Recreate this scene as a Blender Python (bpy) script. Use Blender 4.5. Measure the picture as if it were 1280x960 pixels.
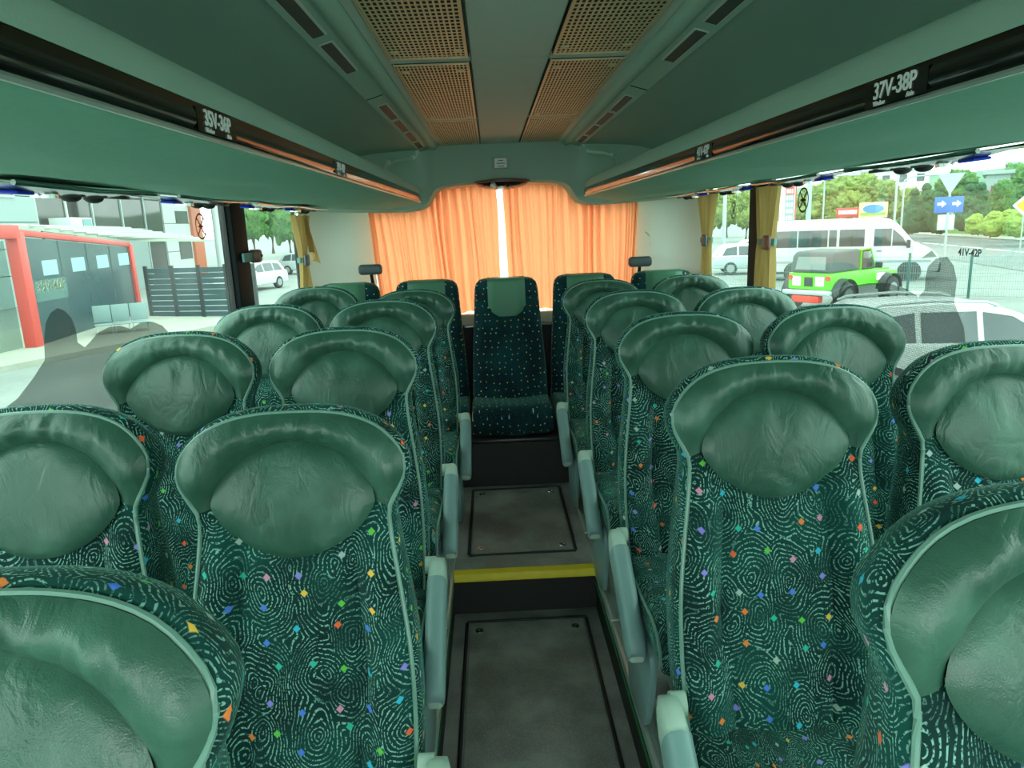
import bpy, bmesh, math, random
from mathutils import Vector, Matrix, noise as mnoise
random.seed(7)
PI = math.pi
for o in list(bpy.data.objects): bpy.data.objects.remove(o, do_unlink=True)
scn = bpy.context.scene
COL = scn.collection

# ------------------------------------------------------------------ camera
CAM = Vector((-.079, 0, 1.62)); YAW, PIT, ROL, FPX = .0211, .2212, -.0399, 900.0
def ray(px, py):
    u, v = px-640, py-480
    cr, sr = math.cos(ROL), math.sin(ROL)
    u, v = u*cr+v*sr, -u*sr+v*cr
    x = u/FPX; z = -v/FPX
    cp, sp = math.cos(PIT), math.sin(PIT)
    y = cp+sp*z; zz = -sp+cp*z
    cy, sy = math.cos(YAW), math.sin(YAW)
    return Vector((x*cy+y*sy, -x*sy+y*cy, zz))
def at(px, py, ax, val):
    d = ray(px, py); i = 'xyz'.index(ax)
    return CAM+d*((val-CAM[i])/d[i])
def atd(px, py, dist):
    d = ray(px, py); return CAM+d*(dist/math.hypot(d.x, d.y))
cam = bpy.data.objects.new('camera', bpy.data.cameras.new('camera')); COL.objects.link(cam)
fw = ray(640, 480).normalized(); rt = (ray(641, 480)-ray(640, 480)).normalized(); up = (ray(640, 479)-ray(640, 480)).normalized()
cam.matrix_world = Matrix(((rt.x, up.x, -fw.x, CAM.x), (rt.y, up.y, -fw.y, CAM.y), (rt.z, up.z, -fw.z, CAM.z), (0, 0, 0, 1)))
cam.data.sensor_fit = 'HORIZONTAL'; cam.data.sensor_width = 36; cam.data.lens = FPX/1280*36
cam.data.clip_start = .02; cam.data.clip_end = 2000
scn.camera = cam

# ------------------------------------------------------------------ sky and exposure
w = bpy.data.worlds.new('overcast_sky'); scn.world = w; w.use_nodes = True
bg = w.node_tree.nodes['Background']; bg.inputs[0].default_value = (.90, 1.0, .97, 1); bg.inputs[1].default_value = 1.6
scn.view_settings.view_transform = 'Standard'; scn.view_settings.look = 'None'
scn.view_settings.gamma = 1; scn.view_settings.use_curve_mapping = False
scn.view_settings.exposure = 2.3
scn.cycles.diffuse_bounces = 8; scn.cycles.max_bounces = 14

# ------------------------------------------------------------------ materials
def lin(c):
    if isinstance(c, str): c = [int(c[i:i+2], 16) for i in (0, 2, 4)]
    f = lambda v: (v/255/12.92 if v/255 <= .04045 else ((v/255+.055)/1.055)**2.4)
    return (f(c[0]), f(c[1]), f(c[2]), 1)
class N:
    def __init__(s, name):
        s.m = bpy.data.materials.new(name); s.m.use_nodes = True; s.t = s.m.node_tree; s.n = s.t.nodes
        s.b = s.n['Principled BSDF']; s.out = s.n['Material Output']
    def add(s, t, **k):
        n = s.n.new(t)
        for a, b in k.items(): setattr(n, a, b)
        return n
    def link(s, a, b): s.t.links.new(a, b)
    def put(s, sock, v):
        if hasattr(v, 'is_linked') or isinstance(v, bpy.types.NodeSocket): s.link(v, sock)
        else: sock.default_value = v
    def math(s, op, a, b=0.0, c=None, clamp=False):
        n = s.add('ShaderNodeMath', operation=op, use_clamp=clamp); s.put(n.inputs[0], a); s.put(n.inputs[1], b)
        if c is not None: s.put(n.inputs[2], c)
        return n.outputs[0]
    def vmath(s, op, a, b=(0, 0, 0)):
        n = s.add('ShaderNodeVectorMath', operation=op); s.put(n.inputs[0], a); s.put(n.inputs[1], b); return n.outputs[0]
    def noise(s, vec, scale, detail=2, rough=.5):
        n = s.add('ShaderNodeTexNoise'); s.link(vec, n.inputs['Vector']); n.inputs['Scale'].default_value = scale
        n.inputs['Detail'].default_value = detail; n.inputs['Roughness'].default_value = rough; return n
    def mix(s, fac, a, b):
        n = s.add('ShaderNodeMix', data_type='RGBA'); s.put(n.inputs[0], fac); s.put(n.inputs[6], a); s.put(n.inputs[7], b); return n.outputs[2]
    def ramp(s, fac, stops, const=False):
        n = s.add('ShaderNodeValToRGB'); r = n.color_ramp
        if const: r.interpolation = 'CONSTANT'
        while len(r.elements) < len(stops): r.elements.new(.5)
        for e, (p, c) in zip(r.elements, stops): e.position = p; e.color = c
        s.link(fac, n.inputs[0]); return n.outputs[0]
    def step(s, v, lo, hi):
        n = s.add('ShaderNodeMapRange'); n.interpolation_type = 'SMOOTHSTEP'; s.put(n.inputs[0], v); s.put(n.inputs[1], lo); s.put(n.inputs[2], hi); return n.outputs[0]
    def bump(s, h, dist=.002, strength=1):
        n = s.add('ShaderNodeBump'); s.link(h, n.inputs['Height']); n.inputs['Distance'].default_value = dist; n.inputs['Strength'].default_value = strength
        s.link(n.outputs[0], s.b.inputs['Normal'])
    def coord(s, k='Object'): return s.add('ShaderNodeTexCoord').outputs[k]
    def base(s, v): s.put(s.b.inputs['Base Color'], v)
    def set(s, **k):
        for a, b in k.items(): s.b.inputs[a.replace('_', ' ')].default_value = b
MATS = {}
def plain(name, c, rough=.5, metal=0, var=.12, scale=30, bump=0, spec=.5, **k):
    if name in MATS: return MATS[name]
    m = N(name); c = lin(c); co = m.coord(); nz = m.noise(co, scale, 3)
    m.base(m.mix(nz.outputs[0], tuple(v*(1-var) for v in c[:3])+(1,), tuple(min(1, v*(1+var)) for v in c[:3])+(1,)))
    m.set(Roughness=rough, Metallic=metal, Specular_IOR_Level=spec)
    if bump: m.bump(nz.outputs[0], bump)
    for a, b in k.items(): m.set(**{a: b})
    MATS[name] = m.m; return m.m

def leather_mat():
    m = N('green_leather'); co = m.coord(); info = m.add('ShaderNodeObjectInfo')
    v = m.vmath('ADD', co, m.vmath('SCALE', co)); vs = m.add('ShaderNodeVectorMath', operation='ADD'); m.link(co, vs.inputs[0])
    cx = m.add('ShaderNodeCombineXYZ'); m.link(m.math('MULTIPLY', info.outputs['Random'], 20.0), cx.inputs[0]); m.link(cx.outputs[0], vs.inputs[1]); v = vs.outputs[0]
    big = m.noise(v, 9, 3).outputs[0]
    grain = m.add('ShaderNodeTexVoronoi', feature='DISTANCE_TO_EDGE'); m.link(v, grain.inputs['Vector']); grain.inputs['Scale'].default_value = 330
    mp = m.add('ShaderNodeMapping'); m.link(v, mp.inputs[0]); mp.inputs['Scale'].default_value = (1, 1, .6)
    cr = m.noise(mp.outputs[0], 16, 3, .5); cr.inputs['Distortion'].default_value = 1.4
    crease = m.math('SUBTRACT', 1.0, m.math('MULTIPLY', m.math('ABSOLUTE', m.math('SUBTRACT', cr.outputs[0], .5)), 7.0), clamp=True)
    worn = m.step(big, .45, .75)
    m.base(m.mix(worn, lin('315848'), lin('47715f')))
    rr = m.math('ADD', m.math('MULTIPLY', big, .20), .25); m.link(rr, m.b.inputs['Roughness'])
    h = m.math('ADD', m.math('MULTIPLY', grain.outputs['Distance'], .25), m.math('MULTIPLY', crease, -.5))
    m.bump(h, .0026, .55); m.set(Specular_IOR_Level=.55)
    return m.m
def fabric_mat(name, lines=True):
    m = N(name); info = m.add('ShaderNodeObjectInfo'); uv = m.coord('UV')
    cx = m.add('ShaderNodeCombineXYZ'); m.link(m.math('MULTIPLY', info.outputs['Random'], 13.0), cx.inputs[0]); m.link(m.math('MULTIPLY', info.outputs['Random'], 7.3), cx.inputs[1])
    v = m.vmath('ADD', uv, cx.outputs[0])
    wob = m.vmath('SCALE', m.vmath('SUBTRACT', m.noise(v, 14, 1).outputs['Color'], (.5, .5, .5)))
    wob.node.inputs['Scale'].default_value = .05
    vd = m.vmath('ADD', v, wob)
    pile = m.noise(v, 6, 2).outputs[0]
    basec = m.mix(m.step(pile, .35, .7), lin('072a28'), lin('0f4841'))
    if lines:
        vo = m.add('ShaderNodeTexVoronoi', feature='SMOOTH_F1', voronoi_dimensions='2D'); sq = m.add('ShaderNodeMapping'); m.link(vd, sq.inputs[0]); sq.inputs['Scale'].default_value = (1.25, .8, 1); m.link(sq.outputs[0], vo.inputs['Vector']); vo.inputs['Scale'].default_value = 11; vo.inputs['Smoothness'].default_value = .12
        s = m.math('SINE', m.math('MULTIPLY', vo.outputs['Distance'], 2*PI*12.5))
        ln = m.step(s, .35, .85)
        dash = m.step(m.noise(v, 210, 1).outputs[0], .44, .53)
        zone = m.step(m.noise(v, 16, 1).outputs[0], .36, .56)
        dots = m.step(m.noise(v, 330, 0).outputs[0], .58, .66)
        keep = m.math('ADD', m.math('MULTIPLY', dash, m.math('ADD', m.math('MULTIPLY', zone, .75), .25)), m.math('MULTIPLY', dots, .3), clamp=True)
        basec = m.mix(m.math('MULTIPLY', m.math('MULTIPLY', ln, keep), .8), basec, lin('8fc7b6'))
        sc, rad = 16, .115
    else:
        sp = m.step(m.noise(v, 240, 1).outputs[0], .6, .72)
        basec = m.mix(m.math('MULTIPLY', sp, .35), m.mix(m.step(pile, .35, .7), lin('06232b'), lin('0d3e41')), lin('4f9d96'))
        sc, rad = 25, .11
    d = m.add('ShaderNodeTexVoronoi', feature='F1', distance='MANHATTAN', voronoi_dimensions='2D'); m.link(v, d.inputs['Vector']); d.inputs['Scale'].default_value = sc; d.inputs['Randomness'].default_value = .55
    sep = m.add('ShaderNodeSeparateColor'); m.link(d.outputs['Color'], sep.inputs[0])
    cols = ['35b7d6', '4f7fe0', '8f86dc', 'd98fb0', 'f0663f', 'efc04f', '62c24a', 'a8bdb4', '2fb7a0', 'e9823f']
    if not lines: cols = ['cfe6d8', '7fc0e0', 'a8bdd8', 'e0a070', 'd8e070', '8fd0b0']
    hue = m.ramp(sep.outputs[0], [(i/len(cols), lin(c)) for i, c in enumerate(cols)], True)
    dm = m.math('SUBTRACT', 1.0, m.step(d.outputs['Distance'], rad-.02, rad+.02))
    m.base(m.mix(dm, basec, hue))
    m.set(Roughness=.85, Specular_IOR_Level=.2, Sheen_Weight=.35, Sheen_Roughness=.4); m.b.inputs['Sheen Tint'].default_value = lin('7fc8b4')
    m.bump(m.noise(v, 700, 1).outputs[0], .001, .4)
    return m.m
def glass_mat(name, tint, gloss=.06, haze=.05):
    m = N(name); m.n.remove(m.b)
    tr = m.add('ShaderNodeBsdfTransparent'); tr.inputs[0].default_value = tint
    gl = m.add('ShaderNodeBsdfGlossy'); gl.inputs['Roughness'].default_value = .02
    df = m.add('ShaderNodeBsdfTranslucent'); df.inputs[0].default_value = (.75, .95, .88, 1)
    a = m.add('ShaderNodeMixShader'); nz = m.noise(m.coord(), 3, 4)
    m.link(m.math('MULTIPLY', m.step(nz.outputs[0], .2, .8), haze*2), a.inputs[0]); m.link(tr.outputs[0], a.inputs[1]); m.link(df.outputs[0], a.inputs[2])  # whitish haze of the outside view put into the glass in soft patches
    b = m.add('ShaderNodeMixShader'); lw = m.add('ShaderNodeFresnel'); lw.inputs[0].default_value = 1.3
    m.link(m.math('MULTIPLY', lw.outputs[0], gloss*10, clamp=True), b.inputs[0]); m.link(a.outputs[0], b.inputs[1]); m.link(gl.outputs[0], b.inputs[2])
    m.link(b.outputs[0], m.out.inputs[0]); return m.m
def cloth_mat(name, c, transl):
    m = N(name); nz = m.noise(m.coord(), 160, 2)
    m.base(m.mix(nz.outputs[0], tuple(v*.85 for v in lin(c)[:3])+(1,), lin(c))); m.set(Roughness=.85, Specular_IOR_Level=.1)
    tl = m.add('ShaderNodeBsdfTranslucent'); tl.inputs[0].default_value = lin(c)
    mx = m.add('ShaderNodeMixShader'); mx.inputs[0].default_value = transl
    m.link(m.b.outputs[0], mx.inputs[1]); m.link(tl.outputs[0], mx.inputs[2]); m.link(mx.outputs[0], m.out.inputs[0]); return m.m
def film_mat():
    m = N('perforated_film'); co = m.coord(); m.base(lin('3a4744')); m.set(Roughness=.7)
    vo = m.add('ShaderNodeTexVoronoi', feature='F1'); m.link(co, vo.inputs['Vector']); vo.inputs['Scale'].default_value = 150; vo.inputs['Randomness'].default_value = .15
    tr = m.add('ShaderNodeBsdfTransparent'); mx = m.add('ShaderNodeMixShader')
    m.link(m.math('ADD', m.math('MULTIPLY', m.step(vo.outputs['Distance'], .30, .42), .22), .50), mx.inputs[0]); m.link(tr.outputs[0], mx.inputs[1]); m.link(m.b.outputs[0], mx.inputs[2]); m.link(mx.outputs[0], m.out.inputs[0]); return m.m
def floor_mat_():
    m = N('rubber_floor'); co = m.coord(); a = m.noise(co, 5, 4); b = m.noise(co, 420, 1)
    c = m.mix(m.step(a.outputs[0], .35, .75), lin('777c77'), lin('a3a7a1'))
    m.base(m.mix(m.math('MULTIPLY', m.step(b.outputs[0], .56, .68), .5), c, lin('cdd2cd'))); m.set(Roughness=.55); m.bump(b.outputs[0], .001, .5); return m.m
def leaf_mat(name, a, b, sc=1.0):
    m = N(name); co = m.coord(); n1 = m.noise(co, 3.5*sc, 5, .75); n2 = m.noise(co, .5*sc, 2)
    m.base(m.mix(m.step(m.math('ADD', m.math('MULTIPLY', n1.outputs[0], .7), m.math('MULTIPLY', n2.outputs[0], .3)), .36, .62), lin(a), lin(b))); m.set(Roughness=.7, Specular_IOR_Level=.2)
    m.bump(n1.outputs[0], .5/sc, .9); return m.m

LEATHER = leather_mat(); FAB = fabric_mat('fingerprint_fabric'); FAB2 = fabric_mat('speckled_fabric', False)
REARLEATHER = plain('smooth_green_leatherette', '3f7a5e', .45, var=.08, scale=12)
PIPE = plain('piping_grey_green', '6f9688', .38, var=.05)
GLASS = glass_mat('tinted_window_glass', (.41, .51, .47, 1), .009, .016)
REARGLASS = glass_mat('rear_window_glass', (.92, .98, .96, 1), .04, .02)
CEIL = plain('green_headliner', 'a3c2b2', .8, var=.06, scale=400, bump=.0006, spec=.2)
CEILP = plain('pale_green_ceiling_panel', 'c3d2c7', .7, var=.05, scale=300, bump=.0004, spec=.25)
CEILD = plain('dark_green_felt', '9cb8ab', .9, var=.08, scale=300, bump=.0008, spec=.15)
RACKF = plain('green_rack_fabric', '86bda4', .75, var=.06, scale=60, bump=.0008, spec=.25)
WALLP = plain('mint_wall_panel', 'cfe0d4', .65, var=.04, scale=250, bump=.0004)
GLOSSBLK = plain('gloss_black_strip', '14100f', .10, var=.05, spec=.6)
BLACK = plain('black_rubber', '1b1e1d', .6); DARK = plain('dark_green_black_plastic', '14201f', .35)
GREYBLUE = plain('grey_blue_plastic', '7fa3a0', .4, var=.04); PALE = plain('pale_mint_plastic', 'b4d0c0', .4, var=.04)
ALU = plain('ribbed_aluminium', 'c4d3cb', .35, .6, var=.06); YELLOW = plain('yellow_nosing', 'e6d21c', .5, var=.08)
RED = plain('red_plastic', 'd8321f', .4); CREAM = plain('cream_trim', 'd8d3b8', .6, var=.05)
GRILLE = plain('cream_grille_metal', 'd6c9a0', .4, .2, var=.06); GRDARK = plain('grille_backing_dark', '16211c', .8)
CHROME = plain('chrome', 'd8dedc', .15, 1.0, var=.02); SMOKE = plain('smoky_lens', '2b1c18', .12, var=.05, spec=.8)
BLUE = plain('blue_lens', '2742d6', .3, var=.05); WHITE = plain('white_print', 'f2f5f2', .6, var=.02); FLOORM = floor_mat_()
TAN = cloth_mat('tan_curtain_cloth', 'b79d63', .3); ORANGE = cloth_mat('peach_curtain_cloth', 'f3a070', .36); FILM = film_mat()
BROWN = plain('brown_clip_plastic', '6b4a40', .4); TEALBLK = plain('pillar_black', '11191b', .65, spec=.2)

# ------------------------------------------------------------------ mesh helpers
class MB:
    def __init__(s): s.v = []; s.f = []; s.uv = []
    def add(s, verts, faces, uv=None):
        o = len(s.v); s.v += [tuple(p) for p in verts]; s.f += [tuple(i+o for i in f) for f in faces]
        s.uv += list(uv) if uv else [(p[0]+p[1]*.3, p[2]+p[1]*.7) for p in verts]; return s
    def grid(s, P, closeu=False, closev=False, uv=None, flip=False):
        n, m = len(P), len(P[0]); V = [p for r in P for p in r]; F = []
        for i in range(n if closev else n-1):
            for j in range(m if closeu else m-1):
                a, b, c, d = i*m+j, i*m+(j+1) % m, ((i+1) % n)*m+(j+1) % m, ((i+1) % n)*m+j
                F.append((d, c, b, a) if flip else (a, b, c, d))
        return s.add(V, F, [q for r in uv for q in r] if uv else None)
    def box(s, c, d, M=None):
        hx, hy, hz = d[0]/2, d[1]/2, d[2]/2; V = []
        for x, y, z in ((-1, -1, -1), (1, -1, -1), (1, 1, -1), (-1, 1, -1), (-1, -1, 1), (1, -1, 1), (1, 1, 1), (-1, 1, 1)):
            p = Vector((x*hx, y*hy, z*hz)); p = (M @ p) if M else p; V.append(p+Vector(c))
        return s.add(V, [(3, 2, 1, 0), (4, 5, 6, 7), (0, 1, 5, 4), (1, 2, 6, 5), (2, 3, 7, 6), (3, 0, 4, 7)])
    def bb(s, x0, x1, y0, y1, z0, z1): return s.box(((x0+x1)/2, (y0+y1)/2, (z0+z1)/2), (abs(x1-x0), abs(y1-y0), abs(z1-z0)))
    def tube(s, path, r, n=8, cap=True):
        path = [Vector(p) for p in path]; rings = []
        for i, p in enumerate(path):
            t = (path[min(i+1, len(path)-1)]-path[max(i-1, 0)]).normalized()
            a = t.cross(Vector((0, 0, 1))); a = a.normalized() if a.length > .05 else t.cross(Vector((1, 0, 0))).normalized()
            b = t.cross(a); rr = r[i] if isinstance(r, (list, tuple)) else r
            rings.append([p+(a*math.cos(2*PI*k/n)+b*math.sin(2*PI*k/n))*rr for k in range(n)])
        o = len(s.v); s.grid(rings, closeu=True)
        if cap:
            s.f.append(tuple(o+k for k in range(n))[::-1]); e = o+(len(path)-1)*n; s.f.append(tuple(e+k for k in range(n)))
        return s
    def prism(s, poly, a, b, axis='y'):
        mk = {'y': lambda p, t: (p[0], t, p[1]), 'x': lambda p, t: (t, p[0], p[1]), 'z': lambda p, t: (p[0], p[1], t)}[axis]
        n = len(poly); V = [mk(p, a) for p in poly]+[mk(p, b) for p in poly]
        F = [tuple(range(n))[::-1], tuple(range(n, 2*n))]+[(i, (i+1) % n, n+(i+1) % n, n+i) for i in range(n)]
        return s.add(V, F)
    def sphere(s, c, r, nu=16, nv=10, sc=(1, 1, 1)):
        P = [[(c[0]+r*sc[0]*math.sin(PI*i/nv)*math.cos(2*PI*j/nu), c[1]+r*sc[1]*math.sin(PI*i/nv)*math.sin(2*PI*j/nu), c[2]+r*sc[2]*math.cos(PI*i/nv)) for j in range(nu)] for i in range(nv+1)]
        return s.grid(P, closeu=True, flip=True)
    def disc(s, c, r, h, axis='z', n=20):
        i = 'xyz'.index(axis); e = [0, 0, 0]; e[i] = h/2; c = Vector(c); e = Vector(e)
        return s.tube([c-e, c+e], r, n)
    def build(s, name, mat, parent=None, smooth=True, bevel=0, seg=2, angle=40, sub=0):
        me = bpy.data.meshes.new(name); me.from_pydata(s.v, [], s.f)
        ul = me.uv_layers.new(name='UVMap')
        for l in me.loops: ul.data[l.index].uv = s.uv[l.vertex_index]
        bm = bmesh.new(); bm.from_mesh(me)
        bmesh.ops.remove_doubles(bm, verts=bm.verts, dist=1e-5); bmesh.ops.recalc_face_normals(bm, faces=bm.faces)
        if bevel: bmesh.ops.bevel(bm, geom=[e for e in bm.edges if len(e.link_faces) == 2 and e.calc_face_angle(0) > .5], offset=bevel, segments=seg, profile=.5, affect='EDGES', clamp_overlap=True)
        if sub: bmesh.ops.subdivide_edges(bm, edges=bm.edges, cuts=sub, use_grid_fill=True)
        bm.to_mesh(me); bm.free()
        if smooth:
            me.shade_smooth()
            try: me.set_sharp_from_angle(angle=math.radians(angle))
            except Exception: pass
        me.materials.append(mat)
        o = bpy.data.objects.new(name, me); COL.objects.link(o)
        if parent: o.parent = parent
        return o
def tag(o, label, cat=None, group=None):
    o['label'] = label
    if cat: o['category'] = cat
    if group: o['group'] = group
    return o
def struct(o, label=None):
    o['kind'] = 'structure'
    if label: o['label'] = label
    return o
def empty(name, loc=(0, 0, 0), rz=0, label=None, cat=None, group=None):
    o = bpy.data.objects.new(name, None); COL.objects.link(o); o.location = loc; o.rotation_euler = (0, 0, rz); o.empty_display_size = .1
    if label: tag(o, label, cat, group)
    return o
def copy_tree(o, parent=None):
    c = o.copy(); COL.objects.link(c); c.parent = parent
    for ch in list(o.children): copy_tree(ch, c)
    return c
def box(name, b, mat, parent=None, bevel=0, seg=2): return MB().bb(*b).build(name, mat, parent, bevel=bevel, seg=seg)
def text(name, s, size, M, mat, parent=None, ext=.0006):
    cu = bpy.data.curves.new(name, 'FONT'); cu.body = s; cu.size = size; cu.align_x = 'CENTER'; cu.align_y = 'CENTER'; cu.extrude = ext; cu.offset = size*.016
    t = bpy.data.objects.new(name, cu); COL.objects.link(t); bpy.context.view_layer.update()
    me = bpy.data.meshes.new_from_object(t.evaluated_get(bpy.context.evaluated_depsgraph_get())); bpy.data.objects.remove(t, do_unlink=True)
    me.transform(M); me.materials.clear(); me.materials.append(mat)
    o = bpy.data.objects.new(name, me); COL.objects.link(o)
    if parent: o.parent = parent
    return o
def frame_M(origin, xdir, ydir):
    x = Vector(xdir).normalized(); z = x.cross(Vector(ydir)).normalized(); y = z.cross(x)
    return Matrix(((x.x, y.x, z.x, origin[0]), (x.y, y.y, z.y, origin[1]), (x.z, y.z, z.z, origin[2]), (0, 0, 0, 1)))
def catmull(P, n):
    P = [Vector(p) for p in P]; out = []
    for i in range(len(P)-1):
        p0, p1, p2, p3 = P[max(i-1, 0)], P[i], P[i+1], P[min(i+2, len(P)-1)]
        for k in range(n):
            t = k/n; out.append(.5*((2*p1)+(p2-p0)*t+(2*p0-5*p1+4*p2-p3)*t*t+(3*p1-p0-3*p2+p3)*t**3))
    out.append(P[-1]); return out
def resample(P, n):
    d = [0]
    for a, b in zip(P, P[1:]): d.append(d[-1]+(b-a).length)
    out = []; j = 0
    for i in range(n):
        t = d[-1]*i/(n-1)
        while j < len(d)-2 and d[j+1] < t: j += 1
        k = (t-d[j])/max(d[j+1]-d[j], 1e-9); out.append(P[j].lerp(P[j+1], min(max(k, 0), 1)))
    return out

# ------------------------------------------------------------------ bus shell (the setting)
PLAT = .19; Y0 = -2.2; SILL = .86; WX = 1.2
fl = struct(box('floor', (-.31, .31, Y0, 2.79, -.05, 0), FLOORM), 'dark grey rubber aisle floor, lower front part')
for i, (y0, y1, z, hx) in enumerate(((1.1, 2.70, 0, .235), (2.95, 3.72, PLAT, .225))):
    MB().bb(-hx, hx, y0, y1, z, z+.004).build('floor_hatch', FLOORM, fl, bevel=.002, seg=1)
    for sx in (-1, 1):
        MB().tube([(sx*(hx+.012), y0, z+.002), (sx*(hx+.012), y1, z+.002)], .007, 8).build('hatch_seam', BLACK, fl)
    MB().tube([(-hx-.012, y1+.012, z+.002), (hx+.012, y1+.012, z+.002)], .006, 8).build('hatch_seam', BLACK, fl)
    MB().tube([(-hx-.012, y0-.012, z+.002), (hx+.012, y0-.012, z+.002)], .006, 8).build('hatch_seam', BLACK, fl)
    for sx in (-1, 1):
        for yy in ((y1-.06, y0+.05) if i else (y1-.06,)):
            c = (sx*(hx-.04), yy, z+.005)
            g = [[(c[0]+r*math.cos(t*PI/8), c[1]+r*math.sin(t*PI/8), c[2]+h) for t in range(16)] for r, h in ((.017, 0), (.015, .003), (.009, .003), (.007, 0))]
            r_ = MB().grid(g, closeu=True).build('hatch_ring', CHROME, fl); MB().disc((c[0], c[1], c[2]), .007, .003, 'z', 10).build('screw', DARK, r_)
up_ = struct(box('floor_upper', (-.31, .31, 2.79, 3.79, PLAT-.04, PLAT), FLOORM), 'raised rubber aisle floor behind the yellow step edge')
rs = box('step_riser', (-.31, .31, 2.785, 2.80, 0, PLAT-.04), BLACK, up_)
ns = MB().prism([(2.755, PLAT-.028), (2.80, PLAT-.028), (2.80, PLAT+.006), (2.76, PLAT+.006), (2.755, PLAT)], -.31, .31, 'x').build('step_nosing', YELLOW, up_); ns['label'] = 'yellow step nosing'
for s, nm in ((-1, 'left'), (1, 'right')):
    pl = struct(MB().bb(s*.31, s*WX, Y0, 3.79, -.05, PLAT).build('platform_'+nm, FLOORM), 'raised seat platform beside the aisle')
    MB().bb(s*.31, s*.302, Y0, 2.78, .0, PLAT-.03).build('platform_skirt', BLACK, pl)
    MB().bb(s*.302, s*.298, Y0, 2.78, .115, .125).build('green_strip', plain('green_strip', '1f8a4a', .4), pl)
    for y0, y1 in ((Y0, .62), (.63, 1.50), (1.51, 2.34), (2.35, 3.1), (3.11, 3.78)):
        q = MB().bb(s*.295, s*.36, y0, y1, PLAT-.03, PLAT+.008).build('edge_trim', ALU, pl, bevel=.004)
        for k in range(5): MB().bb(s*(.305+k*.011), s*(.309+k*.011), y0+.004, y1-.004, PLAT+.008, PLAT+.010).build('rib', ALU, q)
rb = struct(box('platform_rear', (-WX, WX, 3.79, 4.78, PLAT-.04, .45), BLACK), 'black riser under the rear row of seats')
MB().bb(-.31, .31, 3.775, 3.80, .44, .462).build('edge_lip', DARK, rb, bevel=.004)
# rear wall
rw = struct(MB().bb(-WX, WX, 4.78, 4.86, .2, 1.0).build('wall_rear', BLACK), 'black lower rear wall behind the seats')
MB().bb(-.95, .95, 4.66, 4.86, .975, 1.045).build('rear_shelf', CREAM, rw, bevel=.012)
MB().bb(-.95, .95, 4.65, 4.665, .962, .975).build('chrome_strip', CHROME, rw)
MB().bb(-WX, WX, 4.80, 4.86, 1.92, 2.1).build('upper_panel', CEIL, rw)
for s in (-1, 1):
    P = [[(s*x, y, z) for x, y in ((1.20, 4.36), (1.195, 4.46), (1.15, 4.58), (1.05, 4.70), (.94, 4.77), (.84, 4.80))] for z in (.45, .8, 1.2, 1.6, 2.05)]
    MB().grid(P).build('corner_panel', WALLP, rw)
    hp_ = at(463, 337, 'y', 4.60) if s < 0 else at(800, 327, 'y', 4.62)
    MB().tube([(hp_.x, hp_.y+.01, hp_.z-.02), (hp_.x+s*.0, 4.66, hp_.z-.10), (hp_.x, 4.70, 1.03)], .011, 8).build('grab_stem', DARK, rw); MB().box(hp_, (.15, .05, .065)).build('grab_handle', plain('slate_plastic', '4a5c60', .45), rw, bevel=.022, seg=4)
# rear window + gap
wr = struct(empty('window_5'), 'rear window behind peach curtains')
MB().add([(-.86, 4.82, 1.03), (.86, 4.82, 1.03), (.86, 4.82, 1.95), (-.86, 4.82, 1.95)], [(0, 1, 2, 3)]).build('pane', REARGLASS, wr)
# side walls
WINS_ = [(Y0+.05, -1.25), (-1.15, .85), (.95, 3.22), (3.41, 4.35)]
ZT = 1.86
wn = 0
SIDEWIN = {}
for s, nm in ((-1, 'left'), (1, 'right')):
    wl = struct(MB().bb(s*WX, s*1.26, Y0, 4.36, -.05, SILL).build('wall_'+nm, plain('grey_green_side_panel', '5d7a70', .8, var=.08, scale=200)), 'side wall below and between the windows')
    MB().bb(s*WX, s*1.26, Y0, 4.36, ZT, 2.06).build('cant_panel', CEIL, wl)
    MB().bb(s*1.19, s*1.2, Y0, 4.36, SILL-.03, SILL+.01).build('window_sill', DARK, wl, bevel=.01)
    WINS = WINS_ if s < 0 else WINS_[:2]+[(.95, 3.40), (3.60, 4.35)]
    ys = [Y0]+[v for a in WINS for v in a]
    for k in range(0, len(ys), 2):
        if k+1 < len(ys): MB().bb(s*1.192, s*1.25, ys[k], ys[k+1], SILL, ZT).build('pillar', TEALBLK, wl, bevel=.012)
    for y0, y1 in WINS:
        wn += 1; W_ = struct(empty('window_%d' % wn if wn < 5 else 'window_%d' % (wn+1)), 'tinted side window of the bus'); SIDEWIN[s, round(y0, 2)] = W_
        MB().add([(s*1.225, y0, SILL), (s*1.225, y1, SILL), (s*1.225, y1, ZT), (s*1.225, y0, ZT)], [(0, 1, 2, 3)]).build('pane', GLASS, W_)
        q = MB()
        for b in ((y0, y0+.012, SILL, ZT), (y1-.012, y1, SILL, ZT), (y0, y1, SILL, SILL+.012), (y0, y1, ZT-.012, ZT)): q.bb(s*1.215, s*1.235, *b)
        q.build('rubber_seal', BLACK, W_)
# front bulkhead: dash line and clear windscreen, unseen, pulled close for extra frontal light
fr = struct(box('wall_front', (-WX, WX, Y0-.06, Y0, -.05, .45), DARK), 'unseen front bulkhead below the windscreen set close for light')
MB().add([(-WX, Y0-.03, .45), (WX, Y0-.03, .45), (WX, Y0-.03, 2.06), (-WX, Y0-.03, 2.06)], [(0, 1, 2, 3)]).build('windscreen', REARGLASS, fr)

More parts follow.
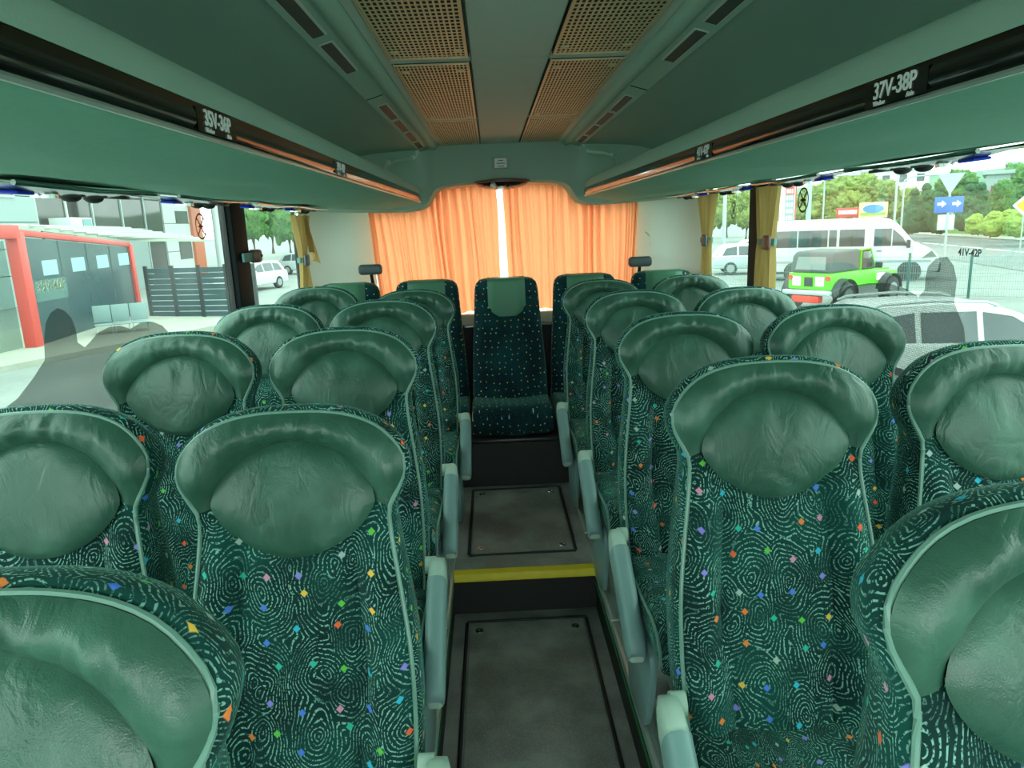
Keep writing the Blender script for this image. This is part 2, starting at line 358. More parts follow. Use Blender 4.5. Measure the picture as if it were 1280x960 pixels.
# ceiling
CZ = 2.08; CY1 = 4.55
ce = struct(MB().bb(-.46, .46, Y0, 4.86, CZ+.012, CZ+.05).build('ceiling', CEILD), 'green bus ceiling with perforated panels')
PB = [(Y0, -1.6), (-1.595, -.1), (-.095, 2.225), (2.23, CY1)]
for y0, y1 in PB: MB().bb(-.112, .112, y0, y1, CZ, CZ+.02).build('centre_panel', CEILP, ce, bevel=.002, seg=1)
GP = [(.95, 2.19), (2.265, 3.42), (3.46, 4.53)]
for s in (-1, 1):
    # surround of the grilles
    for a, b in ((Y0, .93), (2.205, 2.25), (3.432, 3.45), (4.535, CY1)): MB().bb(s*.113, s*.37, a, b, CZ, CZ+.02).build('ceiling_infill', CEILP, ce)
    MB().bb(s*.345, s*.37, Y0, CY1, CZ-.001, CZ+.02).build('ceiling_infill', CEILP, ce)
    for gi, (a, b) in enumerate(GP):
        gp = MB().bb(s*.118, s*.343, a, b, CZ+.001, CZ+.012).build('grille_backing', GRDARK, ce)
        m = MB(); x = .124
        while x < .342: m.bb(s*x, s*(x+.0045), a+.004, b-.004, CZ-.0015, CZ+.001); x += (.0130 if gi == 0 else .0115)
        y = a+.01; stp = .030 if gi == 0 else .04
        while y < b-.005: m.bb(s*.122, s*.342, y, y+(.0045 if gi == 0 else .003), CZ-.001, CZ+.001); y += stp
        for e in ((.120, .342, a+.002, a+.008), (.120, .342, b-.008, b-.002)): m.bb(s*e[0], s*e[1], e[2], e[3], CZ-.004, CZ+.003)
        for e in (.120, .338): m.bb(s*e, s*(e+.004), a, b, CZ-.004, CZ+.003)
        g_ = m.build('perforated_grille', GRILLE, gp, smooth=False); g_['kind'] = 'stuff'
        for fx in (.145, .315):
            for fy in (a+.09, b-.09): MB().bb(s*(fx-.012), s*(fx+.012), fy-.012, fy+.012, CZ-.006, CZ).build('grille_clip', GRILLE, gp, bevel=.003)
    # rail (rounded trim) and vent strip
    prof = [(.372, CZ+.01), (.374, CZ-.012), (.383, CZ-.024), (.396, CZ-.028), (.408, CZ-.024), (.416, CZ-.019), (.422, CZ-.019), (.482, CZ-.036), (.486, CZ-.03), (.488, CZ+.01)]
    rp = [[(s*x, y, z) for x, z in prof] for y in (Y0, CY1-.06)]
    end = [[(s*(.41+(x-.41)*k), CY1-.06+.06*q, CZ+(z-CZ)*k) for x, z in prof] for k, q in ((.95, .4), (.75, .8), (.3, 1.0))]
    MB().grid(rp+end).build('rail_trim', CEIL, ce, angle=60)
    for a, b in ((1.0, 1.42), (1.46, 1.80), (1.86, 2.2), (2.78, 3.14), (3.19, 3.55), (3.60, 3.96), (4.01, 4.30)):
        Mv = Matrix.Rotation(s*.276, 3, 'Y'); sl = MB().box((s*.451, (a+b)/2, CZ-.0272), (.038, b-a, .004), Mv).build('vent_frame', CEILP, ce, bevel=.001, seg=1)
        MB().box((s*.4515, (a+b)/2, CZ-.0285), (.028, b-a-.014, .004), Mv).build('vent_slot', plain('vent_dark', '3a4a44', .6), sl)
    # outer curved headliner over the rack
    oc = catmull([(.490, 0, CZ-.022), (.62, 0, CZ-.026), (.80, 0, CZ-.04), (.96, 0, CZ-.085), (1.08, 0, CZ-.15), (1.20, 0, CZ-.24)], 5)
    MB().grid([[(s*p.x, y, p.z) for p in oc] for y in (Y0, 0, 1.2, 2.4, 3.6, 4.6)]).build('side_headliner', CEILD, ce)
    for yy in (2.62,): MB().box((s*.452, yy, CZ-.0278), (.06, .004, .003), Mv).build('strip_joint', GRDARK, ce)
# rear header with arched cut-out
arch = [(1.22, 1.735), (.9, 1.712), (.62, 1.702), (.52, 1.706), (.46, 1.728), (.425, 1.775), (.395, 1.815), (.33, 1.838), (.2, 1.85), (0, 1.853)]
arc = [(p.x, p.z) for p in catmull([(a, 0, b) for a, b in arch], 5)]
poly = arc+[(-x, z) for x, z in arc[::-1][1:]]
hd = MB(); n_ = len(poly)
hd.grid([[(x, 4.47, z), (x, 4.455, z+.012), (x, 4.46, z+.03), (x, 4.50, CZ+.01)] for x, z in poly])
hd.grid([[(x, 4.47, z), (x, 4.79, z+.01)] for x, z in poly])
hdo = struct(hd.build('trim_1', CEIL, angle=60), 'green rear header with arched cut-out over the rear window')
MB().grid([[(x, y, z-.002) for y in (4.50, 4.79)] for x, z in poly if abs(x) < .36]).build('arch_soffit', CREAM, hdo)
np_ = tag(MB().bb(-.047, .047, 4.462, 4.472, 1.93, 2.0).build('notice_plate', plain('notice_frame', '9aa89c', .5), bevel=.003), 'small white notice plate with dark lettering on the rear header', 'sign')
q = MB().bb(-.036, .036, 4.458, 4.463, 1.938, 1.992).build('paper', WHITE, np_)
for k, (wd) in enumerate((.03, .05, .04)): MB().bb(-wd/2, wd/2, 4.456, 4.459, 1.976-k*.016, 1.98-k*.016).build('print_line', plain('print_grey', '4a5650', .7), q)
# dome under the arch
dm = empty('ceiling_dome', (.005, 4.46, 1.845), 0, 'brown oval smoky dome unit hanging under the rear arch', 'dome light')
MB().sphere((0, 0, 0), 1, 28, 12, (.155, .11, .035)).build('dome_shell', SMOKE, dm)
MB().disc((0, 0, .012), .165, .012, 'z', 28).build('rim', BROWN, dm)
MB().sphere((-.055, -.10, -.012), .018, 12, 8).build('lamp_lens', WHITE, dm); MB().sphere((.03, -.105, -.012), .014, 12, 8).build('camera_eye', BLACK, dm)

# ------------------------------------------------------------------ luggage racks
def rack(s, label, labels):
    r = empty('luggage_rack', (s*.47, 4.42, 1.75), 0, label, 'luggage rack'); ox, oy, oz = r.location
    L = lambda x, y, z: (s*x-ox, y-oy, z-oz)
    ye = 4.42
    def endcurve(x, y): return y
    ysamp = [Y0, -1.6, -.8]+[i*.1 for i in range(0, 42)]+[4.18, 4.24, 4.30, 4.34, 4.38, 4.42]
    def inset(y):  # the rack front rounds off at its rear end
        t = max(0, (y-4.16)/.26); return .06*(1-math.sqrt(max(0, 1-t*t)))
    und = catmull([(.472, 0, 1.752), (.49, 0, 1.742), (.56, 0, 1.734), (.70, 0, 1.728), (.85, 0, 1.732), (1.0, 0, 1.742), (1.12, 0, 1.752), (1.21, 0, 1.76)], 4)
    P = []
    for y in ysamp:
        row = []
        for p in und:
            k = math.sin(PI*min(1, max(0, (p.x-.48)/.6)))
            f = .016*k*mnoise.noise(Vector((p.x*5+s*3, y*1.7, s)))+.004*k*math.sin(y*7+p.x*9+3*mnoise.noise(Vector((y, p.x*2, 0))))
            row.append(L(p.x+inset(y)*max(0, 1-(p.x-.47)/.2), y, p.z+f))
        P.append(row)
    MB().grid(P).build('underside', RACKF, r, angle=80)
    st = [(.472, 1.752), (.466, 1.757), (.4625, 1.767), (.463, 1.780), (.467, 1.794)]
    MB().grid([[L(x+inset(y), y, z) for x, z in st] for y in ysamp]).build('gloss_strip', GLOSSBLK, r, angle=80)
    MB().grid([[L(.468+.004*math.cos(t*PI/3)+inset(y), y, 1.7515+.004*math.sin(t*PI/3)) for t in range(6)] for y in ysamp], closeu=True).build('chrome_edge', ALU, r)
    lp = [(.466, 1.794), (.468, 1.808), (.476, 1.826), (.488, 1.842), (.498, 1.849), (.51, 1.848), (.512, 1.835)]
    MB().grid([[L(x+inset(y), y, z) for x, z in lp] for y in ysamp]).build('front_lip', CEIL, r, angle=80)
    MB().grid([[L(x, y, z) for x, z in ((.50, 1.80), (.8, 1.775), (1.19, 1.79))] for y in ysamp]).build('shelf', CEILD, r)
    MB().add([L(.53, 4.42, 1.85), L(.53, 4.42, 1.745), L(1.2, 4.42, 1.76), L(1.2, 4.42, 1.87)], [(0, 1, 2, 3)]).build('end_panel', CEIL, r)
    # end bracket
    bk = MB().tube([L(.475, 4.40, 2.05), L(.50, 4.38, 2.005), L(.60, 4.30, 1.985), L(.66, 4.28, 1.96), L(.67, 4.27, 1.87)], .010, 8).build('end_bracket', CEIL, r)
    for c in (L(.51, 4.372, 2.005), L(.64, 4.285, 1.975)): MB().sphere(c, .014, 10, 6).build('bracket_screw', PALE, bk)
    for y, s1 in labels:
        M = frame_M(L(.4622, y, 1.772), (0, -s, 0), (s*.02, 0, 1))
        bg_ = MB().add([M @ Vector(p) for p in ((-.075, -.0165, -.0002), (.075, -.0165, -.0002), (.075, .0165, -.0002), (-.075, .0165, -.0002))], [(0, 1, 2, 3)]).build('number_plate', GLOSSBLK, r)
        text('seat_number', s1, .030, M @ Matrix.Translation((0, .003, .0008)), WHITE, bg_)
        text('seat_words', 'Window', .0085, M @ Matrix.Translation((-.035, -.0125, .0008)), WHITE, bg_); text('seat_words', 'Aisle', .0085, M @ Matrix.Translation((.04, -.0125, .0008)), WHITE, bg_)
    return r
pyl = lambda px, py, s: at(px, py, 'x', s*.465).y
rack(-1, 'green overhead luggage rack with gloss strip, along the shelter-side windows', [(pyl(270, 157, -1), '35V-36P'), (pyl(425, 213, -1), '39V-40P')])
rack(1, 'green overhead luggage rack with gloss strip, along the van-side windows', [(pyl(1120, 113, 1), '37V-38P'), (pyl(880, 196, 1), '41V-42P')])

# service panels under the racks
def service_panel():
    r = empty('service_panel', (0, 0, 0))
    P = [[(x*.075*sx, y, -.010-.018*math.cos(PI*abs(sx)*.5)*max(0, 1-abs(y/.27)**4)) for sx in (-1, -.6, -.2, .2, .6, 1) for x in (1,)] for y in [i*.06-.30 for i in range(11)]]
    MB().grid(P).build('panel_shell', plain('gloss_grey_panel', '3c4a46', .15, var=.05), r)
    MB().tube([(-.078, -.30, -.008), (-.083, 0, -.012), (-.078, .30, -.008)], .006, 6).build('chrome_trim', CHROME, r)
    MB().tube([(.078, -.30, -.008), (.083, 0, -.012), (.078, .30, -.008)], .006, 6).build('chrome_trim', CHROME, r)
    for yy in (.03, .13):
        k = MB().sphere((.0, yy, -.026), .024, 14, 8, (1, 1, .62)).build('air_nozzle', BLACK, r)
        MB().disc((0, yy, -.024), .032, .006, 'z', 18).build('nozzle_ring', DARK, k)
    MB().box((.0, -.17, -.026), (.045, .06, .008)).build('blue_lens', BLUE, r, bevel=.005)
    MB().disc((0, -.07, -.028), .028, .012, 'z', 16).build('reading_lamp', CHROME, r)
    MB().box((0, .235, -.022), (.06, .05, .01)).build('speaker_cover', DARK, r, bevel=.004)
    return r
sp0 = service_panel(); first = True
for s, ylist, side in ((-1, (1.0, 1.75, 2.50, 3.22, 3.86), 'shelter'), (1, (1.12, 1.9, 2.68, 3.45, 4.12), 'van')):
    for k, y in enumerate(ylist):
        o = sp0 if first else copy_tree(sp0); first = False
        o.location = (s*1.06, y, 1.746); o.rotation_euler = (0, s*-.09, 0)
        row = ['fourth row from the rear bench', 'third row from the rear bench', 'second row from the rear bench', 'last row before the rear bench', 'rear bench'][k]
        tag(o, 'light panel with blue lens under the %s-side rack, %s' % (side, row), 'light panel', 'service panels under the racks')

# ------------------------------------------------------------------ seats
LEAN = math.tan(math.radians(13)); TOPZ = 1.13
half = [(0, 1.130), (.06, 1.128), (.115, 1.118), (.160, 1.098), (.192, 1.068), (.206, 1.035), (.202, 1.003), (.188, .974), (.176, .950), (.174, .920), (.180, .86), (.192, .77), (.203, .67), (.206, .56), (.203, .46), (.198, .40)]
HP = catmull([(a, 0, b) for a, b in half], 8)
HALF = resample(HP, 46)                     # right half outline, top to bottom
OUT = [Vector((-p.x, 0, p.z)) for p in HALF[::-1]]+[p.copy() for p in HALF[1:]]
NO = len(OUT)
def wat(z):
    for a, b in zip(HALF, HALF[1:]):
        if b.z <= z <= a.z: t = (a.z-z)/max(a.z-b.z, 1e-6); return a.x+(b.x-a.x)*t
    return HALF[-1].x if z < HALF[-1].z else .03
def sm(a, b, v): t = min(1, max(0, (v-a)/(b-a))); return t*t*(3-2*t)
def edgef(z): return .012+.016*sm(.90, 1.02, z)*(1-.55*sm(1.07, 1.13, z))
def leanY(z): return (z-1.06)*LEAN
def front(x, z):
    w_ = max(wat(z), .02); s = min(1, abs(x)/w_); head = sm(.80, .955, z)
    seam = .60-.08*sm(.75, .45, z)
    body = (.016*(1-(s/seam)**2) if s < seam else .034*math.sin(PI*min(1, (s-seam)/(1-seam)))**.8)-.010*math.exp(-((s-seam)/.035)**2)
    body += .018*sm(.62, .46, z)*(1-s)
    e = edgef(z)
    return e*(s**2)+body*(1-head)*min(1, (1-s)*9)+.004*head
def P3(x, z, f): return (x, leanY(z)-f, z)
def build_seat(kind, arm):
    r = empty('bus_seat', (0, 0, 0))
    m = MB()
    rows, uvs = [], []
    cols = 28
    for i in range(len(HALF)):
        p = HALF[i]; w_ = max(p.x, .002)
        rows.append([P3(w_*u, p.z, front(w_*u, p.z)) for u in [2*k/cols-1 for k in range(cols+1)]]); uvs.append([(w_*(2*k/cols-1), p.z) for k in range(cols+1)])
    m.grid(rows, uv=uvs)
    # side/top band and back
    cen = Vector((0, 0, .78)); prof = [(0, 0), (.010, .012), (.012, .04), (.010, .08), (.0, .115), (-.020, .135), (-.06, .145)]
    B, U = [], []
    arcl = 0
    for i, p in enumerate(OUT):
        a, b = OUT[max(i-1, 0)], OUT[min(i+1, NO-1)]; t = (b-a).normalized(); nrm = Vector((-t.z, 0, t.x))
        if i: arcl += (OUT[i]-OUT[i-1]).length
        e = edgef(p.z)
        tp = .35*sm(.70, 1.0, p.z)+.65*sm(.96, 1.13, p.z); B.append([(p.x+nrm.x*(o-tp*d*d*1.6), leanY(p.z)-e+d*(1-.38*tp), p.z+nrm.z*(o-tp*d*d*1.6)) for o, d in prof]); U.append([(arcl+.9, d*1.25) for o, d in prof])
    m.grid(B, uv=U)
    back = [[(B[NO//2-i][-1][0]*(1-k/4)+B[NO//2+i][-1][0]*k/4, B[NO//2+i][-1][1]+.01*(1-abs(k/2-1)), B[NO//2+i][-1][2]) for k in range(5)] for i in range(NO//2+1)]
    m.grid(back)
    bk = m.build('backrest', FAB, r, angle=65)
    MB().tube([P3(p.x, p.z, edgef(p.z)+.003) for p in OUT], .0043, 7).build('piping', PIPE, bk)
    for sx in (-1, 1):
        sl = []
        for k in range(16):
            z = .905-.49*k/15; w_ = wat(z); sx_ = (.60-.08*sm(.75, .45, z))*w_*sx; sl.append(P3(sx_, z, front(sx_, z)+.001))
        MB().tube(sl, .0022, 5).build('seam', plain('dark_seam', '061815', .8), bk)
    # head pad (eye shaped) and leather roll
    def pad_pt(t):   # closed outline
        x = .150*math.cos(t); q = abs(x/.150)
        return x, (.965+.112*max(0, 1-q*q)**.58 if math.sin(t) >= 0 else .965-.102*max(0, 1-q*q)**.70)
    def wr(x, z, sc, amp, sd): return amp*mnoise.noise(Vector((x*sc, z*sc*.45, sd)))
    n = 64; rings = []
    for k in range(13):
        rho = k/12; ring = []
        for i in range(n):
            X, Z = pad_pt(2*PI*i/n); x = X*rho; z = .972+(Z-.972)*rho
            q_ = min(1, abs(x)/.150); zu, zl = .965+.112*(1-q_*q_)**.58, .965-.102*(1-q_*q_)**.70
            d = .008+.031*max(0, 4*(zu-z)*(z-zl)/.214**2)**.55
            a = abs(x); d += (1-rho**2)*(.0042*math.sin(x*95+z*10+5*mnoise.noise(Vector((x*9, z*9, kind))))*sm(.985, 1.05, z)*(.4+abs(mnoise.noise(Vector((x*14, 3, kind))))*1.6)+.003*math.sin((x+z)*80+5*mnoise.noise(Vector((x*11, z*11, kind+3))))*sm(.93, .88, z)+wr(x, z, 17, .006, kind))
            ring.append(P3(x, z, front(x, z)+d))
        rings.append(ring)
    MB().grid(rings, closeu=True).build('head_pad', LEATHER, r, angle=80)
    i0 = min(range(len(HALF)), key=lambda i: abs(HALF[i].z-.948) + (10 if HALF[i].z > 1 else 0))
    outer = [HALF[i] for i in range(i0, -1, -1)]+[Vector((-HALF[i].x, 0, HALF[i].z)) for i in range(1, i0+1)]
    outer = resample(outer, 73); rr = []
    inner = [Vector((pad_pt(PI*i/72)[0]*.985, 0, pad_pt(PI*i/72)[1]-.004)) for i in range(73)]
    inner = resample(inner, 73)
    for i in range(73):
        row = []
        for k in range(13):
            t = k/12; x = inner[i].x*(1-t)+outer[i].x*t; z = inner[i].z*(1-t)+outer[i].z*t
            wid = (outer[i]-inner[i]).length
            d = .004+min(.026, wid*.36)*math.sin(PI*min(1, t*.93+.035))**.75
            d *= .25+.75*sm(0, 12, min(i, 72-i)); up_w = sm(1.03, 1.09, z)
            d += math.sin(PI*t)*(wr(x*2.2, z*.8, 30, .0050, kind+5)*(.5+up_w)+.0024*up_w*math.sin(x*150+6*mnoise.noise(Vector((x*14, z*14, kind+2)))))
            row.append(P3(x, z, front(x, z)*(1-t)+edgef(z)*t+d))
        rr.append(row)
    MB().grid(rr).build('head_roll', LEATHER, r, angle=80)
    # cushion
    yb = leanY(.44)-.03; cw = .212; cz0, cz1 = .30, .425
    secs = [(yb+.05, cz1-.03, cz0+.02), (yb, cz1-.012, cz0), (yb-.12, cz1-.006, cz0), (yb-.25, cz1, cz0), (yb-.36, cz1+.008, cz0), (yb-.42, cz1-.002, cz0-.005), (yb-.452, cz1-.03, cz0), (yb-.462, cz1-.065, cz0+.02)]
    m = MB(); R_, U_ = [], []
    L_ = 0
    for si, (y, zt, zb) in enumerate(secs):
        ring, u_ = [], []
        for k in range(24):
            t = 2*PI*k/24; cx, sz = math.cos(t), math.sin(t)
            ex = abs(cx)**.35*(1 if cx > 0 else -1); ez = abs(sz)**.45*(1 if sz > 0 else -1)
            x = cw*ex; z = (zt+zb)/2+(zt-zb)/2*ez+(.012*(abs(ex)**2) if ez > .5 else 0)
            ring.append((x, y, z)); u_.append((x+(z-zb)*.6*(1 if cx > 0 else -1), y*1.0+(zt-z)*.7))
        R_.append(ring); U_.append(u_)
    m.grid(R_, closeu=True, uv=U_); o_ = len(m.v)
    m.f.append(tuple(range(24))); m.f.append(tuple(o_-24+k for k in range(24)))
    cu = m.build('cushion', FAB, r, angle=70)
    for sx in (-1, 1): MB().tube([(sx*(cw+.001), y, zt-.018) for y, zt, zb in secs], .0045, 6).build('piping', PIPE, cu)
    # frame, pedestal, buckle, shield
    MB().box((0, yb-.2, .285), (.36, .40, .05)).build('seat_pan', DARK, r, bevel=.015)
    for yy in (yb-.10, yb-.34): MB().tube([(-.05, yy, 0.0), (-.05, yy, .27)], .02, 10).build('leg', GREYBLUE, r)
    MB().box((-.05, yb-.22, .012), (.09, .36, .02)).build('foot_plate', ALU, r, bevel=.005)
    if arm:
        a = arm
        shp = catmull([(yb+.03, 0, .30), (yb-.06, 0, .32), (yb-.25, 0, .315), (yb-.34, 0, .29), (yb-.345, 0, .2), (yb-.30, 0, .08), (yb-.24, 0, .01), (yb-.06, 0, .01), (yb-.03, 0, .12), (yb+.03, 0, .30)], 5)[:-1]
        m = MB().prism([(p.x, p.z) for p in shp], a*.196, a*.216, 'x'); m.build('side_shield', GREYBLUE, r, bevel=.005)
        # armrest: drooping forward
        A = Vector((a*.248, -.17, .50)); D = Vector((a*.0, -.355, -.205)); Lr = D.length; D.normalize()
        Nn = Vector((0, -D.z, D.y)); Nn = Nn if Nn.z > 0 else -Nn
        def armshape(t0, t1, k, wd, off):
            rows = []
            nst = 22
            for i in range(nst+1):
                t = t0+(t1-t0)*i/nst
                e = 1.0
                if t < .22: e = math.sqrt(max(0.01, 1-((.22-t)/.22)**2))
                if t > .90: e = math.sqrt(max(0.01, 1-((t-.90)/.10)**2))
                hgt = (.058-.014*t)*e*k; ctr = A+D*(Lr*t)+Nn*(off-.02*t*t)
                row = []
                for j in range(16):
                    th = 2*PI*j/16; c_, s_ = math.cos(th), math.sin(th)
                    row.append(ctr+Vector((wd*abs(c_)**.65*(1 if c_ > 0 else -1)*(.6+.4*e), 0, 0))+Nn*(hgt*abs(s_)**.75*(1 if s_ > 0 else -1)))
                rows.append(row)
            m = MB(); m.grid(rows, closeu=True); n0 = len(m.v); m.f.append(tuple(range(16))); m.f.append(tuple(n0-16+k for k in range(16))); return m
        ar = armshape(0, 1, 1.0, .026, 0).build('armrest', PALE, r, angle=60)
        armshape(.22, .985, .86, .0275, .012).build('arm_pad', GREYBLUE, ar, angle=60)
        MB().disc((a*.226, -.175, .485), .024, .03, 'x', 16).build('arm_pivot', PALE, ar)
        MB().box((a*.224, -.135, .445), (.03, .035, .045)).build('buckle_button', RED, r, bevel=.006)
    else:
        MB().box((.21, -.14, .44), (.03, .035, .045)).build('buckle_button', RED, r, bevel=.006)
    return r
PROTO = {}
kinds = {'LA': 1, 'RA': -1, 'W': 0}
def proto(k, v):
    if (k, v) not in PROTO: PROTO[k, v] = [build_seat(v*3.7, kinds[k]), False]
    e = PROTO[k, v]
    if not e[1]: e[1] = True; return e[0]
    return copy_tree(e[0])
rown = {0: 'fifth row before the rear bench', 1: 'fourth row before the rear bench', 2: 'third row before the rear bench', 3: 'second row before the rear bench', 4: 'row right before the rear bench'}
SEATS = [  # kind, side word, row, x, y(head), top z
 ('LA', 'shelter', 0, -.545, .60, 1.318), ('LA', 'shelter', 1, -.463, 1.30, 1.294), ('LA', 'shelter', 2, -.515, 2.06, 1.335), ('LA', 'shelter', 3, -.52, 2.87, 1.331), ('LA', 'shelter', 4, -.492, 3.70, 1.294),
 ('W', 'shelter', 1, -.935, 1.32, 1.31), ('W', 'shelter', 2, -.965, 2.03, 1.345), ('W', 'shelter', 3, -.97, 2.86, 1.33), ('W', 'shelter', 4, -.963, 3.64, 1.333),
 ('RA', 'van', 0, .490, .65, 1.335), ('RA', 'van', 1, .476, 1.42, 1.323), ('RA', 'van', 2, .508, 2.21, 1.317), ('RA', 'van', 3, .507, 2.98, 1.316), ('RA', 'van', 4, .495, 3.82, 1.297),
 ('W', 'van', 1, .965, 1.44, 1.33), ('W', 'van', 2, .948, 2.15, 1.328), ('W', 'van', 3, .968, 2.98, 1.31), ('W', 'van', 4, .972, 3.84, 1.302)]
for i, (k, side, row, x, y, zt) in enumerate(SEATS):
    o = proto(k, i % 2); o.location = (x, y, PLAT); o.scale = (1, 1, (zt-PLAT)/TOPZ)
    tag(o, 'patterned %s seat with leather headrest, %s side, %s' % ('window' if k == 'W' else 'aisle', side, rown[row]), 'seat', 'winged bus seats')

# rear row
def rear_seat():
    r = empty('rear_bench_seat', (0, 0, 0))
    LE = math.tan(math.radians(9)); Y = lambda z: (z-.80)*LE
    h = resample(catmull([(0, 0, .842), (.10, 0, .841), (.150, 0, .834), (.176, 0, .812), (.184, 0, .77), (.192, 0, .65), (.206, 0, .45), (.216, 0, .28), (.221, 0, .13), (.221, 0, .08)], 8), 36)
    def f(x, z, w_):
        s = min(1, abs(x)/w_); return .03*(1-s**6)-.012*math.exp(-((s-.62)/.06)**2)+.02*sm(.35, .2, z)*(1-s*s)
    m = MB(); rows, uv = [], []
    for p in h:
        w_ = max(p.x, .003); rows.append([(w_*u, Y(p.z)-f(w_*u, p.z, w_), p.z) for u in [k/10-1 for k in range(21)]]); uv.append([(w_*(k/10-1), p.z) for k in range(21)])
    m.grid(rows, uv=uv)
    O = [Vector((-p.x, 0, p.z)) for p in h[::-1]]+list(h[1:]); B = []; U = []; al = 0
    for i, p in enumerate(O):
        t = (O[min(i+1, len(O)-1)]-O[max(i-1, 0)]).normalized(); nr = Vector((-t.z, 0, t.x))
        if i: al += (O[i]-O[i-1]).length
        B.append([(p.x+nr.x*o, Y(p.z)+d, p.z+nr.z*o) for o, d in ((0, 0), (.006, .02), (.005, .06), (-.012, .09), (-.05, .10))]); U.append([(al, d) for d in (0, .02, .06, .09, .12)])
    m.grid(B, uv=U); bk = m.build('backrest', FAB2, r, angle=70)
    hx, zb = .112, .625; P = []
    for i in range(17):
        v = i/16; row = []
        for k in range(15):
            u = 2*k/14-1; ww = hx*(1-.10*sm(.35, 1, v)*0-.55*max(0, (v-.72)/.28)**2.2)
            if v < .1: z = .846; yy = .055-.05*(v/.1)
            else: z = .846-(.846-zb)*((v-.1)/.9)
            x = u*ww; wz = .17
            yy = (Y(.846)+.055*(1-v/.1)-.033*(v/.1)) if v < .1 else Y(z)-f(x, z, wz)-.004-.006*(1-u**4)
            row.append((x, yy, z+(.003 if v < .1 else 0)))
        P.append(row)
    hp = MB().grid(P).build('leather_head_panel', REARLEATHER, r, angle=70)
    # cushion with dipped front
    secs = [(.02, .155, .03), (-.10, .15, .02), (-.25, .155, .02), (-.38, .165, .015), (-.44, .150, .005), (-.47, .11, .01), (-.475, .06, .02)]
    R_, U_ = [], []
    for y, zt, zb2 in secs:
        ring, u_ = [], []
        for k in range(24):
            t = 2*PI*k/24; cx, sz = math.cos(t), math.sin(t); ex = abs(cx)**.35*(1 if cx > 0 else -1); ez = abs(sz)**.4*(1 if sz > 0 else -1)
            x = .228*ex; z = (zt+zb2)/2+(zt-zb2)/2*ez+(.022*abs(ex)**3-.006 if ez > .4 else 0); ring.append((x, y, z)); u_.append((x, y-z))
        R_.append(ring); U_.append(u_)
    m = MB(); m.grid(R_, closeu=True, uv=U_); nn = len(m.v); m.f.append(tuple(range(24))); m.f.append(tuple(nn-24+k for k in range(24))); m.build('cushion', FAB2, r, angle=70)
    MB().box((0, -.21, .012), (.40, .44, .024)).build('seat_pan', DARK, r, bevel=.006)
    MB().box((.02, -.455, .014), (.10, .03, .018)).build('belt_slot', plain('dim_grey', '59625f', .5), r, bevel=.004)
    return r
rs0 = rear_seat()
for i, (x, lb) in enumerate(((0, 'narrow upright middle seat of the rear bench, facing straight down the aisle'), (-.478, 'rear bench seat next to the middle one, shelter side, with leather panel'), (.478, 'rear bench seat next to the middle one, van side, with leather panel'), (-.955, 'rear bench corner seat, shelter side, below the mint wall panel'), (.955, 'rear bench corner seat, van side, below the mint wall panel'))):
    o = rs0 if i == 0 else copy_tree(rs0); o.location = (x, 4.37 if i else 4.33, .45); tag(o, lb, 'seat', 'rear bench seats')

# ------------------------------------------------------------------ curtains
def pleated(name, mat, fn, n, mrows, label, cat, group=None, parent=None):
    P = [[fn(j/(n-1), i/(mrows-1)) for j in range(n)] for i in range(mrows)]
    o = MB().grid(P).build(name, mat, parent, angle=180)
    if label: tag(o, label, cat, group)
    return o
def rear_cur(s):
    xa_t, xa_b = (-.042, -.028) if s < 0 else (-.008, .030)
    xb_t, xb_b = (-.865, -.80) if s < 0 else (.885, .865)
    def fn(u, v):
        uu = u+.012*math.sin(u*23+s); xt = xa_t+(xb_t-xa_t)*uu; xb = xa_b+(xb_b-xa_b)*uu; vv = v
        x = xt+(xb-xt)*vv; amp = (.016+.010*math.sin(u*9+2*s))*(1-.35*v)
        y = 4.72+amp*math.sin(u*2*PI*15+.7*math.sin(u*17+s)+.9*v*math.sin(u*6))+.005*math.sin(u*2*PI*37+v*3)
        z = 1.90-(1.90-1.052)*v+.008*v*math.sin(u*30)
        return (x+.004*math.sin(v*6+u*20), y, z)
    c = pleated('rear_curtain', ORANGE, fn, 200, 14, 'peach pleated curtain over the rear window, %s half' % ('shelter-side' if s < 0 else 'van-side'), 'curtain')
    return c
rear_cur(-1); rear_cur(1)
MB().tube([(-.9, 4.73, 1.905), (.9, 4.73, 1.905)], .008, 8).build('curtain_rail', ALU, rw)
def tied(x, y, wt, wm, wb, ztop, ztie, zbot, label, wall, seed, clip_mat):
    root = empty('tied_curtain', (x, y, zbot), 0, label, 'curtain', 'tied back window curtains')
    def fn(u, v):
        z = ztop-(ztop-zbot)*v; t = (ztop-z)/(ztop-ztie) if z > ztie else (ztie-z)/(ztie-zbot)
        wdt = wm+(wt-wm)*(1-t)**1.2 if z > ztie else wm+(wb-wm)*min(1, t*1.6)**.8
        dx = .016*math.sin(u*2*PI*5+seed+.6*math.sin(v*4))*(.5+wdt/wt*.7)+.004*math.sin(u*40+v*9)
        return (-wall*abs(.0)+dx-wall*.012, (u-.5)*wdt+.006*math.sin(v*7+seed), z-zbot)
    P = [[fn(j/59, i/23) for j in range(60)] for i in range(24)]
    MB().grid(P).build('cloth', TAN, root, angle=180)
    tb = MB(); tb.grid([[(-wall*.012+math.cos(t*PI/8)*.030, math.sin(t*PI/8)*(wm*.56), ztie-zbot+dz) for t in range(16)] for dz in (-.014, .014)], closeu=True).build('tieback', plain('teal_strap', '4f8580', .6), root)
    MB().box((-wall*.05, -wm*.62, ztie-zbot), (.018, .07, .062)).build('tie_clip', clip_mat, root, bevel=.012, seg=3)
    return root
